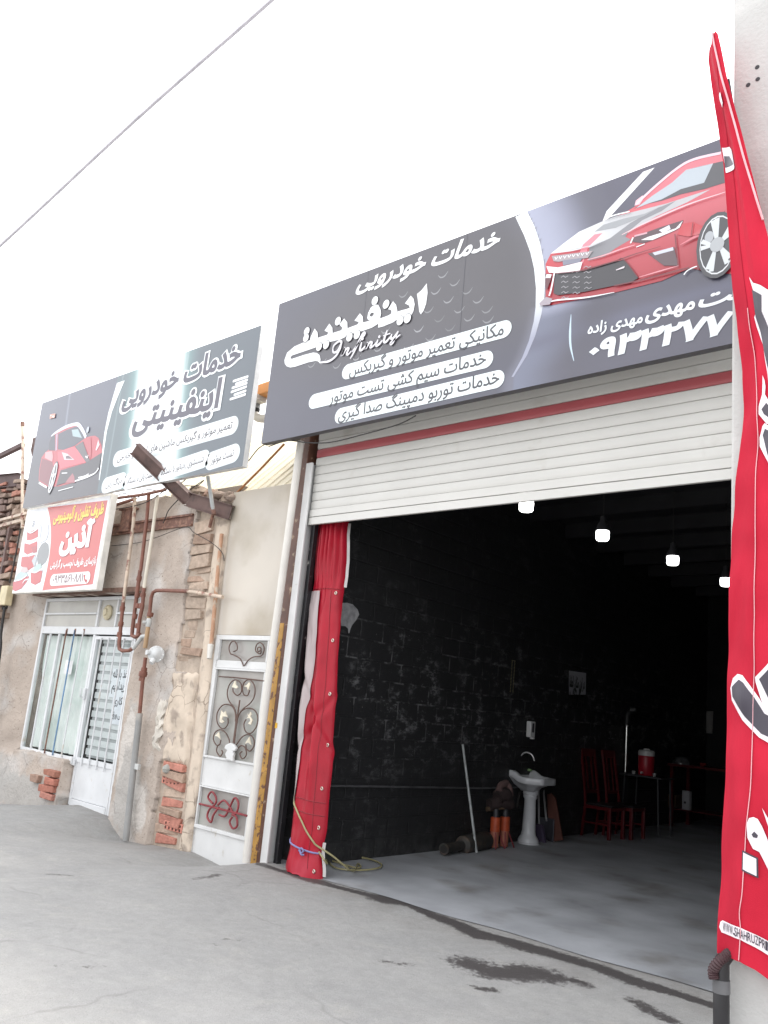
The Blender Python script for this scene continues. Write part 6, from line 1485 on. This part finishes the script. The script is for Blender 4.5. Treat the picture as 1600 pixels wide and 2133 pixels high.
# red dining chairs
m_red = M('dark_red_lacquer', (.085, .005, .007), .35, var=.15, vs=6, spec=.5)
m_seat = M('black_seat_vinyl', (.012, .011, .012), .5)
def chair(x, y, rz, label):
    t = thing('dining_chair', (x, y, 0), label, 'chair', 'red dining chairs at the back of the garage')
    m4 = Matrix.Translation((x, y, 0)) @ Matrix.Rotation(rz, 4, 'Z')
    def tr(mb): mb.v = [tuple(m4 @ Vector(v)) for v in mb.v]; return mb
    for s in (-1, 1):
        tr(MB().beam((.20, s*.20, 0), (.20, s*.20, .44), .048, .048)).build('leg', m_red, t, bevel=.004)
        P = smooth_path([(-.24, s*.20, 0), (-.20, s*.20, .42), (-.22, s*.19, .65), (-.31, s*.185, 1.22)], 4)
        mb = MB()
        for a_, b_ in zip(P, P[1:]): mb.beam(a_, b_ + (b_-a_)*.05, .035, .032, up=(1, 0, 0))
        tr(mb).build('leg', m_red, t)
    tr(MB().box(-.21, .22, -.215, .215, .395, .44)).build('seat_frame', m_red, t, bevel=.005)
    tr(MB().box(-.20, .23, -.21, .21, .441, .475)).build('seat', m_seat, t, bevel=.015)
    b_ = MB().beam((-.306, -.185, 1.17), (-.306, .185, 1.17), .03, .11).beam((-.225, -.18, .62), (-.225, .18, .62), .025, .05)
    tr(b_).build('back_rail', m_red, t, bevel=.005)
    for s in (-.07, .07): tr(MB().beam((-.225, s, .64), (-.298, s, 1.12), .035, .014, up=(1, 0, 0))).build('slat', m_red, t)
    tr(MB().beam((-.21, -.2, .2), (.19, -.2, .2), .022, .022).beam((-.21, .2, .2), (.19, .2, .2), .022, .022).beam((0, -.2, .2), (0, .2, .2), .022, .022)).build('stretcher', m_red, t)
    return t
chair(.02, 6.38, .0, 'dark red high backed chair nearer the washbasin'); chair(.10, 6.86, .03, 'dark red high backed chair tucked behind the first one')

# small table with the drinks cooler
tb = thing('side_table', (.0, 7.7, 0), 'small dark table carrying a red drinks cooler', 'table')
MB().box(-.35, .35, 7.5, 8.0, .86, .885).build('top', m_dark, tb, bevel=.004)
for s, u in ((-.31, 7.54), (.31, 7.54), (-.31, 7.96), (.31, 7.96)): MB().tube([(s, u, 0), (s*.9, u, .86)], .014, 8).build('leg', m_dark, tb)
co = thing('drinks_cooler', (.0, 7.7, .885), 'red insulated drinks cooler with a white lid on the small table', 'cooler')
MB().lathe((.0, 7.7, .886), [(.105, 0), (.12, .02), (.125, .29), (.12, .30)], 28).build('body', M('cooler_red', (.34, .010, .024), .4), co, smooth=True)
MB().lathe((.0, 7.7, .886), [(.128, .301), (.13, .36), (.11, .385), (.05, .39), (.045, .41), (.01, .412)], 28).build('lid', M('cooler_white', (.55, .55, .54), .4), co, smooth=True)
MB().tube([(.0, 7.58, .93), (.0, 7.54, .93), (.0, 7.53, .91)], .014, 8).build('tap', m_white, co, smooth=True)
for dx in (-.17, .18):
    tag(MB().lathe((dx, 7.62, .886), [(.022, 0), (.03, .05), (.027, .05), (.02, .006)], 14).build('drinking_glass', M('pale_glassware', (.40, .40, .40), .1), None, smooth=True), 'small glass on the side table, ' + ('on the chair side of the cooler' if dx < 0 else 'on the big table side of the cooler'), 'glass', 'glasses beside the red cooler')
# stove pipe
fp = thing('stove_pipe', (-.36, 7.75, .9), 'shiny metal stove pipe with an elbow at the back of the garage', 'pipe')
F0, F1, F2, F3, F4 = [(-0.381,7.75,0.897),(-0.38,7.75,1.608),(-0.378,7.75,1.777),(-0.304,7.75,1.875),(0.142,7.75,1.98)]
MB().tube([F0, F1], .032, 16).build('pipe', m_steel, fp, smooth=True)
MB().tube([F1, (F1[0], F1[1], F1[2]+.03)], [.045, .05], 16).build('collar', m_steel, fp, smooth=True)
MB().tube(smooth_path([(F1[0], F1[1], F1[2]+.03), F2, (F2[0]+.02, F2[1], F2[2]+.05), F3, (F3[0]+.06, 7.75, F3[2]+.015), (F3[0]+.10, 8.4, F3[2]+.02)], 5), .055, 16).build('elbow', M('black_flue', (.014, .014, .014), .5), fp, smooth=True)
ht = thing('oil_heater', (-.36, 7.75, 0), 'dark heater cabinet below the shiny stove pipe', 'heater')
MB().box(-.62, -.42, 7.55, 7.95, .05, .90).build('cabinet', m_dark, ht, bevel=.02)
# big red table with odds and ends
tb2 = thing('long_table', (.4, 9.9, 0), 'long dark red table at the back of the garage', 'table')
MB().box(-.55, 2.6, 9.6, 10.4, 1.02, 1.06).build('top', m_red, tb2, bevel=.005)
for s, u in ((-.48, 9.66), (2.5, 9.66), (-.48, 10.34), (2.5, 10.34)): MB().box(s-.03, s+.03, u-.03, u+.03, 0, 1.019).build('leg', m_red, tb2)
MB().box(-.45, 2.5, 9.7, 10.3, .28, .30).build('shelf', m_red, tb2)
q = (-0.75,9.75,1.145)
bo = thing('drink_bottle', (q[0], q[1], 1.06), 'clear bottle with a red label on the long table', 'bottle')
MB().lathe((q[0], q[1], 1.061), [(.04, 0), (.045, .02), (.045, .2), (.018, .27), (.016, .30)], 16).build('body', M('bottle_plastic', (.14, .13, .13), .1), bo, smooth=True)
MB().lathe((q[0], q[1], 1.061), [(.0465, .07), (.0465, .17)], 16).build('label', M('bottle_label', (.30, .03, .03), .5), bo)
MB().lathe((q[0], q[1], 1.061), [(.02, .301), (.02, .325)], 12).build('cap', M('bottle_cap', (.5, .5, .5), .4), bo)
q = (-0.377,9.8,1.234)
tag(MB().lathe((q[0], q[1], 1.061), [(.16, 0), (.16, .02), (.13, .09), (.06, .13), (.01, .135)], 24).build('dish_cover', M('clear_dish_cover', (.10, .10, .105), .1), None, smooth=True), 'glossy domed dish cover on the long table', 'cover')
q = (-0.265,9.8,0.452)
sx = thing('meter_box', (q[0], 9.8, q[2]), 'small white switch box on the shelf under the long table', 'box')
MB().box(q[0]-.07, q[0]+.07, 9.75, 9.85, .302, .62).build('case', M('box_grey_white', (.40, .40, .42), .5), sx, bevel=.01)
MB().lathe((q[0]-.01, 9.7498, .42), [(.02, 0), (.02, .004)], 12, (0, -1, 0)).build('dial', m_dark, sx)
p4 = [(-0.907,2.085),(-0.681,2.091),(-0.696,1.66),(-0.911,1.651)]
tag(MB().prism(p4, 11.88, 11.89).build('wall_sheet', M('grey_paper', (.26, .25, .24), .8), None), 'plain pale paper sheet on the dark back wall', 'paper')
p5 = [(-1.191,2.246),(-0.93,2.262),(-0.941,1.638),(-1.201,1.635)]
tag(MB().prism(p5, 11.84, 11.89).build('wall_cabinet', M('dark_red_cabinet', (.075, .008, .010), .5), None, bevel=.004), 'dark red cabinet on the back wall beside the paper sheet', 'cabinet')

# odds and ends on the long table and its shelf
def table_item(nm, label, cat, x, y, prof, mat_, grp=None):
    tag(MB().lathe((x, y, 1.061), prof, 16).build(nm, mat_, None, smooth=True), label, cat, grp)
m_cup = M('dull_enamel', (.20, .20, .21), .3)
table_item('enamel_mug', 'grey enamel mug between the bottle and the domed cover', 'mug', q[0]-.55, 9.85, [(.035, 0), (.04, .01), (.04, .09), (.036, .09), (.034, .012)], m_cup)
table_item('sugar_bowl', 'small dark red bowl beside the domed cover', 'bowl', q[0]+.28, 9.8, [(.03, 0), (.05, .01), (.075, .06), (.07, .06), (.045, .012)], M('red_bowl', (.16, .02, .02), .3))
tag(MB().box(q[0]-.55, q[0]-.22, 9.82, 10.12, .302, .52).build('cardboard_box', M('brown_cardboard', (.10, .065, .04), .9), None, bevel=.01), 'dark brown cardboard box on the shelf under the long table', 'box')
